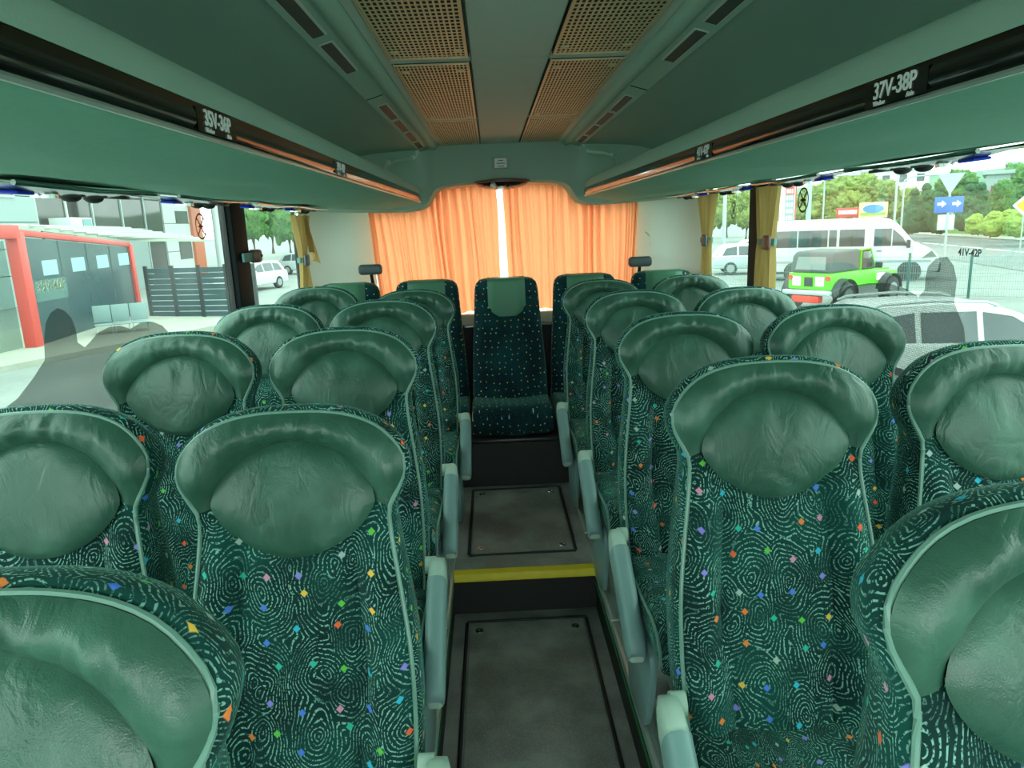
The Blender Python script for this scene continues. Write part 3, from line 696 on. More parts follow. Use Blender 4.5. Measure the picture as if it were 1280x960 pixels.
lc = tied(-1.13, at(374, 300, 'x', -1.13).y, .30, .12, .24, 1.70, 1.46, .95, 'tan curtain tied back beside the rear corner, shelter side, with loose flap', -1, 1.0, plain('slate_plastic', '4a5c60', .45))
MB().grid([[(.03+.02*math.sin(u*7)+.012*v, .02+.17*u*v+.03*u, (1.70-.95)-.05*u-.20*v-.03*u*v+.01*math.sin(u*9)) for u in [i/12 for i in range(13)]] for v in [j/10 for j in range(11)]]).build('loose_flap', TAN, lc, angle=180)
tied(1.135, at(886, 300, 'x', 1.135).y, .30, .13, .24, 1.725, at(890, 300, 'x', 1.135).z, .95, 'tan curtain tied back beside the rear corner, van side', 1, 2.2, plain('slate_plastic', '4a5c60', .45))
tied(1.165, at(962, 300, 'x', 1.165).y, .27, .15, .24, 1.73, at(958, 303, 'x', 1.125).z, .95, 'tan curtain tied back at the window pillar, van side', 1, 4.0, BROWN)
cl = empty('pillar_clip', (-1.16, 3.40, at(320, 320, 'x', -1.16).z), 0, 'brown curtain clip on the dark window pillar, no curtain', 'clip')
MB().box((-.005, 0, 0), (.05, .07, .062)).build('clip_body', BROWN, cl, bevel=.016, seg=3); MB().box((-.01, -.09, -.002), (.012, .13, .04)).build('strap', plain('teal_strap', '4f8580', .6), cl, bevel=.004)
MB().disc((.022, .008, 0), .006, .006, 'x', 10).build('screw', BLACK, cl)
rb_ = at(808, 297, 'y', 4.68); rbn = MB().grid([[(rb_.x-.01+.05*t+.012*math.sin(t*5), 4.68-.01*t, rb_.z+.03-.06*t-.03*t*t+dz) for t in [i/10 for i in range(11)]] for dz in (0, .012)]).build('ribbon', plain('yellow_ribbon', 'd8cf8a', .6)); tag(rbn, 'small pale yellow ribbon hanging on the wall beside the peach curtain', 'ribbon')

# ------------------------------------------------------------------ stickers, film and seat numbers on the windows
def film(s, pts, win):
    P = [at(a, b, 'x', s*1.222) for a, b in pts]
    o = MB().add([(p.x, p.y, max(p.z, SILL+.02)) for p in P], [tuple(range(len(P)))]).build('film_silhouette', FILM, win, smooth=False); o['label'] = 'dark perforated film silhouette on the glass'; return o
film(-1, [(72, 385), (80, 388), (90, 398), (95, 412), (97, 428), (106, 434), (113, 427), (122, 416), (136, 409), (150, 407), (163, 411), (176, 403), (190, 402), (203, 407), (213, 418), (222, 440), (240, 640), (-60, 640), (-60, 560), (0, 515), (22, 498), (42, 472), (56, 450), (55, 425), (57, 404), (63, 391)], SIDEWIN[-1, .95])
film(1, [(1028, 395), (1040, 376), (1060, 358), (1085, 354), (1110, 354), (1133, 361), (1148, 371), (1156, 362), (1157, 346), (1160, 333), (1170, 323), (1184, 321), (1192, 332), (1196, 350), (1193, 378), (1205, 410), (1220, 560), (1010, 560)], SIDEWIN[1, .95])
def no_sign(px, py, s, r, mat, win):
    c = at(px, py, 'x', s*1.221)
    P = [[(c.x, c.y+k*math.cos(t*PI/14), c.z+k*math.sin(t*PI/14)) for t in range(28)] for k in (r, r*.84)]
    m = MB().grid(P, closeu=True)
    for q in (1, -1):
        d = Vector((0, .7*r, q*.7*r)); e = Vector((0, -q*.06*r, .06*r)); m.add([c-d-e, c-d+e, c+d+e, c+d-e], [(0, 1, 2, 3)])
    m.add([c+Vector((0, -.5*r, -.08*r)), c+Vector((0, .5*r, -.08*r)), c+Vector((0, .5*r, .08*r)), c+Vector((0, -.5*r, .08*r))], [(0, 1, 2, 3)])
    o = m.build('no_smoking_sticker', mat, win, smooth=False); return o
no_sign(251, 283, -1, .052, RED, SIDEWIN[-1, .95]); no_sign(1004, 250, 1, .052, BLACK, SIDEWIN[1, .95]); no_sign(917, 263, 1, .045, plain('grey_print', '59686a', .6), SIDEWIN[1, 3.6])
p = at(64, 360, 'x', -1.221); bgl = MB().bb(-1.2205, -1.2195, p.y-.07, p.y+.07, p.z-.03, p.z+.024).build('number_patch', glass_mat('clear_patch', (.78, .88, .84, 1), .0, .05), SIDEWIN[-1, .95])  # clear pale patch behind the seat number on the pane
text('seat_number', '39V-40P', .036, frame_M((-1.2185, p.y, p.z+.006), (0, 1, 0), (0, 0, 1)), plain('pale_yellow_print', 'fbfde0', .6), bgl)
p = at(1213, 316, 'x', 1.221); text('seat_number', '41V-42P', .028, frame_M((1.2185, p.y, p.z), (0, -1, 0), (0, 0, 1)), plain('grey_print', '59686a', .6), SIDEWIN[1, .95])
# ------------------------------------------------------------------ outside
GZ = -1.35
def gp(px, py=400): p = at(px, py, 'z', GZ); return p
def dp(px, dist, z=GZ): p = atd(px, 300, dist); return Vector((p.x, p.y, z))
def zat(px, py, dist): return atd(px, py, dist).z
def asphalt(name, a, b):
    m = N(name); co = m.coord(); n1 = m.noise(co, .35, 5, .6); n2 = m.noise(co, 9, 3)
    m.base(m.mix(m.step(m.math('ADD', m.math('MULTIPLY', n1.outputs[0], .7), m.math('MULTIPLY', n2.outputs[0], .3)), .3, .7), lin(a), lin(b))); m.set(Roughness=.85, Specular_IOR_Level=.2); return m.m
ASPH = asphalt('pale_yard_asphalt', '747b77', '888f89'); ROAD = asphalt('road_asphalt', '6a7270', '787f7c'); GRASS = leaf_mat('mown_grass', '4c8030', '6c9f44'); PAVE = asphalt('concrete_paving', '8f9285', 'a0a295')
struct(MB().bb(-160, 260, -60, 420, GZ-.1, GZ).build('ground', ASPH, smooth=False), 'pale asphalt yard around the bus')
def strip(name, pts, w, z, mat, label, h=.02):
    P = []
    for i, p in enumerate(pts):
        a, b = Vector(pts[max(i-1, 0)]), Vector(pts[min(i+1, len(pts)-1)]); t = (b-a).normalized(); n = Vector((-t.y, t.x))
        P.append([(p[0]+n.x*w/2*s, p[1]+n.y*w/2*s, zz) for s, zz in ((-1, GZ), (-1, z), (1, z), (1, GZ))])
    return struct(MB().grid(P).build(name, mat, smooth=False), label)
Fa, Fb, Na, Nb = gp(1120, 292.5), gp(1290, 303), gp(1120, 314), gp(1290, 341)
def ext(a, b, t): return a+(b-a)*t
def flat(name, quad, z, mat, label): return struct(MB().add([(p.x, p.y, z) for p in quad], [(0, 1, 2, 3)]).build(name, mat, smooth=False), label)
road_o = flat('road', [ext(Na, Nb, -.7), ext(Na, Nb, 2.5), ext(Fa, Fb, 2.5), ext(Fa, Fb, -1.2)], GZ+.02, ROAD, 'grey road crossing behind the wire fence')
fdv = (Fb-Fa).normalized(); off = Vector((-fdv.y, fdv.x, 0)); off = off if off.dot(Fa-CAM) > 0 else -off
bl = [ext(Fa, Fb, t) for t in (-1.2, -.5, 0, .5, 1, 2.5)]
struct(MB().grid([[tuple(p+off*d+Vector((0, 0, h))) for d, h in ((0, 0), (0, .14), (2.2, .16), (2.3, 0))] for p in bl]).build('pavement', PAVE, smooth=False), 'pale pavement along the far side of the road')
for k in range(12):
    t = -.3+k*.16; a = ext(Na, Nb, t).lerp(ext(Fa, Fb, t), .5); dd = (ext(Fa, Fb, t+.1)-ext(Fa, Fb, t))
    MB().box((a.x, a.y, GZ+.026), (3, .16, .01), Matrix.Rotation(math.atan2(dd.y, dd.x), 3, 'Z')).build('lane_mark', WHITE, road_o)
struct(MB().grid([[tuple(p+off*d+Vector((0, 0, h))) for d, h in ((2.3, .1), (8, .9), (18, 1.6), (40, 2.0))] for p in bl]).build('grass_bank', GRASS), 'mown grass bank beyond the road')
hl = MB(); HP_ = []
for i in range(60):
    a = -.2+1.5*i/59; d = 320
    h = 12+4*mnoise.noise(Vector((a*4, 1, 0)))+2.5*mnoise.noise(Vector((a*17, 2, 0)))+1.2*mnoise.noise(Vector((a*60, 3, 0)))
    HP_.append([(math.sin(a)*(d-60), math.cos(a)*(d-60), GZ), (math.sin(a)*(d-20), math.cos(a)*(d-20), h*.7), (math.sin(a)*d, math.cos(a)*d, h), (math.sin(a)*(d+40), math.cos(a)*(d+40), h*.8)])
struct(hl.grid(HP_).build('hill', leaf_mat('far_woods', '5a8069', '74967c')), 'wooded hill ridge on the horizon')
# trees
BARK = plain('bark', '5a4a3a', .9)
def blob(m, c, r, sd, sc=(1, 1, 1), amp=.34, sub=4):
    bm = bmesh.new(); bmesh.ops.create_icosphere(bm, subdivisions=sub, radius=1)
    V = []
    for v in bm.verts:
        d = v.co.normalized(); n = 1+amp*mnoise.noise(d*2.3+Vector((sd, 0, 0)))+amp*.7*mnoise.noise(d*6+Vector((0, sd, 0)))+amp*.45*mnoise.noise(d*13+Vector((sd, sd, 0)))+amp*.4*mnoise.noise(d*27+Vector((sd, 0, sd)))
        V.append((c[0]+d.x*r*sc[0]*n, c[1]+d.y*r*sc[1]*n, c[2]+d.z*r*sc[2]*n))
    m.add(V, [tuple(q.index for q in f.verts) for f in bm.faces]); bm.free()
LEAFS = {'ash': leaf_mat('yellow_green_leaves', '586f34', '94a258', 7), 'fir': leaf_mat('dark_conifer', '24492e', '446f48', 7), 'hedge': leaf_mat('bright_hedge', '5c8434', 'a5b75a', 7), 'mid': leaf_mat('mid_green_leaves', '325f30', '67904c', 7)}
TM = {}
def tree_proto(kind):
    R = random.Random(hash(kind) % 97 if False else len(kind)*7)
    m = MB()
    if kind == 'fir':
        for k in range(5): blob(m, (R.uniform(-.08, .08), R.uniform(-.08, .08), .16+.17*k), .34-.055*k, k+1, (1, 1, .75), .22)
    elif kind == 'hedge':
        for k in range(4): blob(m, (R.uniform(-.2, .2), R.uniform(-.2, .2), .28+.13*k), .36-.05*k, k+9, (1, 1, .8), .2)
    else:
        for k in range(9):
            a = R.uniform(0, 6.28); q = R.uniform(.05, .26); blob(m, (math.cos(a)*q, math.sin(a)*q, R.uniform(.42, .82)), R.uniform(.16, .26), k+3, (1, 1, .85), .42)
    return m
def tree(px, ytop, hw, dist, kind, label, group, base=GZ):
    p = dp(px, dist, base); h = zat(px, ytop, dist)-base; wd = hw/FPX*dist*2
    r = empty('hedge_bush' if kind == 'hedge' else 'tree', p, px*.7, label, 'bush' if kind == 'hedge' else 'tree', group)
    if kind not in TM:
        c = tree_proto(kind).build('crown', LEAFS[kind], r, angle=180); c['_'] = 0; del c['_']; TM[kind] = c.data
    else:
        c = bpy.data.objects.new('crown', TM[kind]); COL.objects.link(c); c.parent = r
    c.scale = (wd/.8, wd/.8, h)
    t = MB().tube([(0, 0, -.1), (.02*h, 0, h*.25), (0, .01*h, h*.6)], [h*.03, h*.022, h*.01], 8).build('trunk', BARK, r)
    return r
for (px, yt, hw, d, b), w_ in zip(((982, 238, 18, 66, .3), (1012, 233, 22, 90, .3), (1045, 222, 30, 78, .5), (1078, 218, 26, 94, .5), (1104, 226, 20, 80, .5), (1062, 240, 20, 66, .2), (1128, 236, 16, 92, .5)), ('behind the petrol price totem', 'behind the thick pale pole', 'rising above the red shop sign', 'rising above the billboard', 'beside the tall bare white pole', 'low between shop sign and billboard', 'behind the curved street lamp')):
    tree(px, yt, hw, d, 'ash', 'yellow-green leafy tree '+w_, 'leafy trees beyond the road', GZ+b)
for (px, yt, hw, d), w_ in zip(((1139, 232, 14, 71), (1155, 225, 15, 77), (1171, 227, 13, 70), (1205, 226, 14, 77), (1220, 224, 14, 70)), ('next to the curved street lamp', 'second one from the curved street lamp', 'behind the lower board of the sign post', 'second one from the grey building', 'next to the grey building')):
    tree(px, yt, hw, d, 'fir', 'dark green conifer '+w_, 'conifers beyond the road', GZ+1)
for (px, yt, hw, d), w_ in zip(((1266, 206, 22, 98), (1300, 200, 24, 80), (1196, 214, 22, 95), (1246, 226, 12, 74)), ('tall mid-green tree behind the yellow diamond sign', 'tallest mid-green tree at the end of the bright hedge', 'far green tree behind the triangular sign', 'slim green tree in front of the grey building')):
    tree(px, yt, hw, d, 'mid', w_, 'tall trees behind the hedge', GZ+1)
for px, yt, hw, d in ((1222, 262, 11, 66), (1237, 258, 13, 61), (1254, 256, 13, 67), (1270, 257, 14, 60), (1290, 254, 14, 62)):
    tree(px, yt, hw, d, 'hedge', 'bright yellow-green clipped bush on the grass bank', 'bright hedge bushes', GZ+.7)
for px, yt, hw, d in ((318, 225, 18, 90), (340, 232, 18, 106), (362, 235, 18, 90)):
    tree(px, yt, hw, d, 'mid', 'green tree seen through the small window by the rear corner', 'trees beyond the parked cars')
for px, yt, hw, d in ((884, 238, 16, 80), (908, 232, 18, 96), (932, 236, 16, 82), (957, 236, 16, 98)):
    tree(px, yt, hw, d, 'ash', 'leafy tree seen between the two van-side curtains', 'leafy trees behind the price totem')

# vehicles
WPAINT = plain('white_car_paint', 'c3cac7', .25, var=.02, spec=.6); TYRE = plain('tyre_rubber', '1c2022', .8); CARGLASS = plain('dark_car_glass', '2e3d3f', .08, var=.1, spec=.8); HUB = plain('grey_hub', '9aa3a2', .4, .5)
LIMEP = plain('lime_green_paint', '5cc016', .3, var=.04); SOFT = plain('grey_soft_top', '4c5554', .8, var=.1); LAMP = plain('red_lamp', 'd04030', .3); SILV = plain('silver_paint', 'b9c4c4', .3, .3, var=.03); DPLAST = plain('dark_bumper', '2a3031', .6)
def wheel(r, x, y, R, wd=.22):
    w_ = MB().tube([(x, y-wd/2, R), (x, y-wd/2+.03, R), (x, y+wd/2-.03, R), (x, y+wd/2, R)], [R*.9, R, R, R*.9], 22).build('wheel', TYRE, r)
    MB().disc((x, y, R), R*.58, wd+.02, 'y', 16).build('hubcap', HUB, w_)
def sidewin(r, pts, y, nm='side_window', mat=None, th=.012):
    return MB().prism(pts, y-th, y+th, 'y').build(nm, mat or CARGLASS, r, bevel=.008)
def oriented(name, origin, heading, label, cat): return empty(name, origin, math.atan2(heading.y, heading.x), label, cat)
# minibus
nose = Vector((17.77, 28.58, GZ)); hd_ = Vector((5.51, -2.77, 0)).normalized(); VL = 6.9
van = oriented('minibus', nose-hd_*VL, hd_, 'white high-roof minibus parked beyond the wire fence', 'van')
prof = [(0, .38), (0, 2.2), (.06, 2.42), (.25, 2.53), (4.7, 2.55), (5.05, 2.48), (5.35, 2.28), (5.95, 1.55), (6.55, 1.28), (6.82, 1.05), (6.9, .75), (6.88, .36)]
MB().prism(prof, 0, 1.96, 'y').build('body', WPAINT, van, bevel=.07, seg=3)
for x0, x1 in ((.35, 1.55), (1.6, 2.75), (2.8, 3.1), (3.2, 4.15)): sidewin(van, [(x0, 1.42), (x1, 1.42), (x1, 2.12), (x0, 2.12)], -.004)
sidewin(van, [(4.5, 1.42), (5.72, 1.42), (5.55, 1.75), (5.15, 2.12), (4.5, 2.12)], -.004, 'door_window')
MB().bb(5.13, 5.17, -.02, 0, 1.42, 2.12).build('window_bar', WPAINT, van)
MB().add([(5.36, .12, 2.27), (5.36, 1.84, 2.27), (5.97, 1.84, 1.56), (5.97, .12, 1.56)], [(0, 1, 2, 3)]).build('windscreen', CARGLASS, van)
for x in (3.15, 4.35, 5.9): MB().bb(x, x+.012, -.006, .004, .55, 2.15 if x < 5 else 1.4).build('door_gap', plain('gap_grey', '8b9795', .6), van)
for y in (.12, 1.84):
    wheel(van, 1.5, y, .36); wheel(van, 5.85, y, .36)
MB().disc((5.85, -.005, .37), .44, .03, 'y', 22).build('wheel_arch', DPLAST, van); MB().disc((1.5, -.005, .37), .44, .03, 'y', 22).build('wheel_arch', DPLAST, van)
MB().bb(6.7, 6.97, .05, 1.9, .34, .72).build('bumper', DPLAST, van, bevel=.06); MB().box((5.75, -.16, 1.5), (.14, .22, .32)).build('mirror', DPLAST, van, bevel=.03)
MB().prism([(6.25, .9), (6.8, .95), (6.6, 1.22)], -.01, .3, 'y').build('headlight', GLASS, van); MB().bb(4.62, 4.8, -.015, .0, 1.2, 1.24).build('door_handle', DPLAST, van); MB().bb(.1, 6.6, -.02, 0, .75, .85).build('rub_strip', plain('gap_grey', '8b9795', .6), van)
MB().bb(0.5, 4.2, .3, 1.6, .5, 1.3).build('seat_block', DPLAST, van)
# jeep
jd = 23.6; jc = dp(1014, jd); vd_ = Vector((jc.x-CAM.x, jc.y, 0)).normalized(); a_ = -math.radians(33)
jh = Vector((vd_.x*math.cos(a_)-vd_.y*math.sin(a_), vd_.x*math.sin(a_)+vd_.y*math.cos(a_), 0))
jp = oriented('off_road_car', jc, jh, 'lime green off-road car with grey soft top and red bumper parts', 'car')
MB().prism([(0, .62), (0, 1.12), (2.35, 1.14), (2.4, 1.06), (3.7, 1.02), (3.75, .62)], -.72, .72, 'y').build('body_tub', LIMEP, jp, bevel=.05)
MB().prism([(.02, 1.12), (.10, 1.62), (.25, 1.74), (1.55, 1.78), (1.55, 1.12)], -.68, .68, 'y').build('soft_top', SOFT, jp, bevel=.08, seg=3)
MB().prism([(1.55, 1.75), (2.15, 1.78), (2.5, 1.12), (2.44, 1.12), (2.1, 1.72), (1.55, 1.70)], -.68, .68, 'y').build('cab_frame', LIMEP, jp, bevel=.02)
MB().prism([(1.58, 1.13), (1.62, 1.13), (1.62, 1.72), (1.58, 1.72)], -.69, .69, 'y').build('roll_bar', LIMEP, jp)
for y in (-.69, .69): sidewin(jp, [(1.66, 1.16), (2.36, 1.16), (2.06, 1.68), (1.66, 1.68)], y, 'door_window')
MB().add([(.015, -.5, 1.22), (.015, .5, 1.22), (.09, .46, 1.60), (.09, -.46, 1.60)], [(0, 1, 2, 3)]).build('rear_window', plain('cloudy_plastic', '77827f', .3), jp)
for y in (-.82, .82):
    for x in (.55, 3.05): wheel(jp, x, y, .42, .28)
    for x in (.55, 3.05):
        arc_ = [(x+.54*math.cos(t*PI/10), y, .46+.48*math.sin(t*PI/10)) for t in range(11)]
        MB().grid([[(p_[0], y-.14, p_[2]) for p_ in arc_], [(p_[0], y+.14, p_[2]+.02) for p_ in arc_]]).build('fender', DPLAST, jp)
for y in (-.62, .62): MB().disc((-.02, y, .98), .075, .05, 'x', 14).build('tail_lamp', LAMP, jp)
MB().bb(-.22, 0, -.78, .78, .48, .62).build('rear_bumper', SILV, jp, bevel=.04); MB().bb(-.2, .05, -.45, .45, .25, .46).build('tow_frame', RED, jp, bevel=.03)
MB().bb(-.012, 0, -.12, .16, .72, 1.0).build('tailgate_plate', DPLAST, jp, bevel=.004)
for y, mt in ((-.35, WHITE), (.42, WHITE)): MB().bb(-.014, -.002, y-.14, y+.14, .74, 1.02).build('sticker', mt, jp)
MB().bb(2.45, 2.9, -.735, -.72, .76, .98).build('side_sticker', WHITE, jp); MB().box((2.3, -.86, 1.24), (.1, .2, .18)).build('mirror', DPLAST, jp, bevel=.02)
MB().bb(2.5, 3.6, -.5, .5, 1.02, 1.10).build('bonnet', LIMEP, jp, bevel=.03); MB().bb(3.75, 3.95, -.7, .7, .5, .68).build('front_bumper', DPLAST, jp, bevel=.04)
# generic car: local x forward, origin at rear bottom centre
def car(name, origin, heading, label, paint, L=4.4, W=1.78, H=1.48, rails=False, estate=True, group=None):
    r = oriented(name, origin, heading, label, 'car')
    if group: r['group'] = group
    k = L/4.4; s = lambda P: [(x*k, z*H/1.48) for x, z in P]
    belt = .93
    low = s([(0, .32), (-.02, .7), (.06, .93), (1.0, .96), (3.05, .92), (3.95, .80), (4.3, .66), (4.4, .5), (4.36, .28)])
    MB().prism(low, -W/2, W/2, 'y').build('body', paint, r, bevel=.06, seg=3)
    cab = s([(.12, .90), (.42, 1.34), (.62, 1.45), (1.5, 1.48), (2.25, 1.44), (2.55, 1.33), (3.2, .90)]) if estate else s([(.45, .90), (.95, 1.30), (1.25, 1.42), (1.7, 1.45), (2.2, 1.42), (2.5, 1.33), (3.2, .90)])
    m = MB(); n = len(cab)
    ring = lambda y, inn: [(x, y*(1-inn*max(0, (z-.9)/.58)), z) for x, z in cab]
    R0_, R1_ = ring(-W/2*.97, .20), ring(W/2*.97, .20)
    m.add(R0_+R1_, [tuple(range(n)), tuple(range(n, 2*n))]+[(i, (i+1) % n, n+(i+1) % n, n+i) for i in range(n)]); m.build('cabin', paint, r, bevel=.05, seg=3)
    ins = 1.0
    for sy in (-1, 1):
        Y = lambda z: sy*(W/2*.97*(1-.20*max(0, (z-.9)/.58))+.008)
        for poly in ([(.42, .95), (.62, 1.30), (1.12, 1.38), (1.12, .95)], [(1.2, .95), (1.2, 1.38), (1.95, 1.38), (1.95, .95)], [(2.03, .95), (2.03, 1.37), (2.42, 1.30), (2.95, .95)]):
            P = s(poly)
            MB().add([(x, Y(z), z) for x, z in P], [tuple(range(len(P)))]).build('side_window', CARGLASS, r)
        for x in (.82*k, 3.45*k): wheel(r, x, sy*(W/2-.1), .33)
        if rails: MB().tube([(p_[0]*k, sy*W*.375, p_[1]*H/1.48) for p_ in ((.55, 1.44), (.7, 1.50), (1.4, 1.535), (2.1, 1.50), (2.25, 1.445))], .022, 8).build('roof_rail', SILV, r)
    a, b = s([(2.55, 1.33), (3.15, .94)]); MB().add([(a[0]+.02, -W*.36, a[1]), (a[0]+.02, W*.36, a[1]), (b[0]+.02, W*.44, b[1]), (b[0]+.02, -W*.44, b[1])], [(0, 1, 2, 3)]).build('windscreen', CARGLASS, r)
    a, b = s([(.42, 1.34), (.14, .95)]); MB().add([(a[0]-.02, -W*.36, a[1]), (a[0]-.02, W*.36, a[1]), (b[0]-.02, W*.44, b[1]), (b[0]-.02, -W*.44, b[1])], [(0, 1, 2, 3)]).build('rear_window', CARGLASS, r)
    for sy in (-1, 1):
        MB().box((4.28*k, sy*W*.36, .62*H/1.48), (.16, .35, .12)).build('headlight', CHROME, r, bevel=.03); MB().box((.03, sy*W*.40, .78*H/1.48), (.1, .2, .2)).build('tail_lamp', LAMP, r, bevel=.03)
        MB().box((2.85*k, sy*(W/2+.06), .98*H/1.48), (.1, .16, .12)).build('mirror', paint, r, bevel=.03)
    return r
car('estate_car', Vector((5.05, 11.35, GZ)), Vector((1, -.10, 0)), 'white estate car with roof rails parked close beside the bus', WPAINT, 4.7, 1.82, 1.52, True)
car('parked_car', dp(338, 42), Vector((-.35, -1, 0)), 'white car in front, seen through the small window by the rear corner', WPAINT, group='far parked cars')
car('parked_car', dp(352, 54), Vector((.9, -.3, 0)), 'silver car further back through the small window by the rear corner', SILV, group='far parked cars')
car('parked_car', dp(915, 44), Vector((1, -.4, 0)), 'white car between the tied curtains on the van side', WPAINT, group='far parked cars')
car('parked_car', dp(890, 38), Vector((1, -.2, 0)), 'silver car between the tied curtains on the van side', SILV, group='far parked cars')

# wire fence
FEN = plain('green_fence_metal', '1f5a52', .5); FWIRE = plain('fence_wire', '6f8f88', .5)
f1 = dp(1139, 27.6); fdir = Vector((.80, -.60, 0)); sp_ = 1.75
fp = [f1+fdir*(sp_*k) for k in range(-9, 12)]
fence = empty('wire_fence', fp[9], 0, 'green welded wire mesh fence with posts between the cars and the road', 'fence')
for a in fp:
    q = a-fp[9]; MB().bb(q.x-.03, q.x+.03, q.y-.03, q.y+.03, 0, 1.46).build('post', FEN, fence, bevel=.006)
for a, b in zip(fp, fp[1:]):
    m = MB(); a, b = a-fp[9], b-fp[9]; nw = 26
    for k in range(1, nw): p_ = a.lerp(b, k/nw); m.add([(p_.x-.004, p_.y, .06), (p_.x+.004, p_.y, .06), (p_.x+.004, p_.y, 1.36), (p_.x-.004, p_.y, 1.36), (p_.x, p_.y+.006, .06), (p_.x, p_.y+.006, 1.36)], [(0, 1, 2, 3), (0, 4, 5, 3), (1, 4, 5, 2)])
    for z in (.08, .32, .56, .8, 1.04, 1.32): m.tube([a+Vector((0, 0, z)), b+Vector((0, 0, z))], .005, 4)
    m.build('mesh_panel', FWIRE, fence, smooth=False)['kind'] = 'stuff'
# roadside things
GALV = plain('galvanised_steel', 'a9b8b4', .4, .4, var=.05)
def pole(name, px, ytop, dist, r, label, cat='pole', extra=None, group=None):
    p = dp(px, dist); o = empty(name, p, math.atan2(-(p.x-CAM.x), p.y)*1.0, label, cat, group); h = zat(px, ytop, dist)-GZ
    MB().tube([(0, 0, 0), (0, 0, h*.5), (0, 0, h)], [r, r*.9, r*.75], 10).build('shaft', GALV, o)
    if extra: extra(o, h)
    return o
def sgn_ex(o, h):
    zb = zat(1182, 256, 40)-GZ
    b = MB().bb(-.58, .58, -.06, -.04, zb-.36, zb+.36).build('direction_board', plain('sign_blue', '2f6fd0', .4), o, bevel=.02)
    for q, z in ((-.3, .1), (.3, .1)):
        MB().prism([(q-.16, zb-.02), (q+.02, zb-.02), (q+.02, zb-.12), (q+.2, zb+.05), (q+.02, zb+.2), (q+.02, zb+.1), (q-.16, zb+.1)], -.07, -.062, 'y').build('arrow_mark', WHITE, b)
    MB().prism([(-.55, h), (.55, h), (0, h-.95)], -.05, -.03, 'y').build('yield_sign_back', GALV, o)
    MB().bb(-.4, .28, .03, .05, zb-1.15, zb-.45).build('lower_board', plain('pale_board', 'c9dcd8', .5), o, bevel=.01)
pole('sign_post', 1182, 217, 40, .06, 'grey sign post with blue direction board and triangular sign', 'road sign', sgn_ex)
def dia(o, h):
    d = MB().prism([(-.5, h-.4), (0, h-.9), (.5, h-.4), (0, h+.1)], -.06, -.04, 'y').build('white_diamond', WHITE, o); MB().prism([(-.34, h-.4), (0, h-.74), (.34, h-.4), (0, h-.06)], -.07, -.06, 'y').build('yellow_diamond', YELLOW, d)
pole('priority_sign', 1276, 246, 44, .04, 'yellow and white diamond priority road sign in front of the hedge', 'road sign', dia)
arm_ = lambda o, h: (MB().tube([(0, 0, h), (.5, 0, h+.25), (1.6, 0, h+.3)], .05, 8).build('arm', GALV, o), MB().box((1.9, 0, h+.28), (.8, .25, .14)).build('lamp_head', GALV, o, bevel=.04))
pole('street_lamp', 1125, 226, 64, .08, 'street lamp with curved arm beside the conifer row', 'street lamp', arm_)
pole('flag_pole', 1116, 208, 60, .09, 'tall bare white pole standing behind the minibus cab', 'pole')
pole('street_lamp', 1027, 226, 58, .07, 'thin street lamp rising behind the minibus roof', 'street lamp', arm_)
pole('utility_pole', 1009, 214, 58, .2, 'thick pale pole beside the round window sticker and price totem', 'pole')
pole('utility_pole', 905, 214, 50, .14, 'pale pole seen between the tied curtains on the van side', 'pole')
def board(name, x0, x1, y0, y1, dist, label, cat, mat, extra=None, legs=True):
    p = dp((x0+x1)/2, dist); z0, z1 = zat((x0+x1)/2, y1, dist), zat((x0+x1)/2, y0, dist); hw = (x1-x0)/2/FPX*dist
    o = empty(name, p, math.atan2(-(p.x-CAM.x), p.y), label, cat); zb0, zb1 = z0-GZ, z1-GZ
    MB().bb(-hw, hw, -.12, .12, zb0, zb1).build('panel', mat, o, bevel=.03)
    if legs:
        for q in (-.6, .6): MB().tube([(q*hw, 0, 0), (q*hw, 0, zb0)], .09, 8).build('leg', GALV, o)
    if extra: extra(o, hw, zb0, zb1)
    return o
def bill(o, hw, a, b):
    c = (a+b)/2; MB().prism([(hw*.75*math.cos(t*PI/9), c+(b-a)*.28*math.sin(t*PI/9)+(b-a)*.08) for t in range(18)], -.15, -.125, 'y').build('blue_mark', plain('poster_blue', '3d86d8', .5), o)
    MB().bb(-hw*.9, hw*.9, -.14, -.125, a+.15, a+.15+(b-a)*.2).build('green_band', plain('poster_green', '8fb04a', .5), o)
board('billboard', 1075, 1103, 253, 272, 60, 'cream and blue billboard on posts behind the minibus', 'billboard', plain('poster_yellow', 'e6d79a', .5), bill)
def redt(o, hw, a, b): MB().bb(-hw*.8, hw*.8, -.15, -.125, a+(b-a)*.35, a+(b-a)*.75).build('white_band', WHITE, o)
board('shop_sign', 1046, 1069, 260, 272, 62, 'small red and white shop sign next to the billboard', 'sign', plain('sign_red', 'cf4a44', .5), redt)
def tot(o, hw, a, b):
    MB().bb(hw*.92, hw*1.08, -.16, .16, 0, b).build('red_edge', plain('sign_red', 'cf4a44', .5), o)
    for k in range(6):
        z = b-.45-k*(b-a)/6.5; q = MB().bb(-hw*.3, hw*.8, -.15, -.125, z-.28, z+.2).build('price_field', plain('sign_red', 'cf4a44', .5) if k < 2 else plain('field_grey', '8fa4a4', .5), o)
        M = frame_M((hw*.25, -.155, z-.03), (1, 0, 0), (0, 0, 1)); text('price', '6.%d9' % (3+k) if False else '', .4, M, WHITE, q) if False else None
        for dx in (-.15, .15, .45): MB().bb(hw*(dx)-.0, hw*(dx+.18), -.165, -.15, z-.18, z+.1).build('digit_block', WHITE, q)
board('price_totem', 974, 991, 222, 276, 56, 'white petrol price totem with red fields beside the tied curtain', 'sign', plain('totem_white', 'dfe8e6', .5), tot, False)
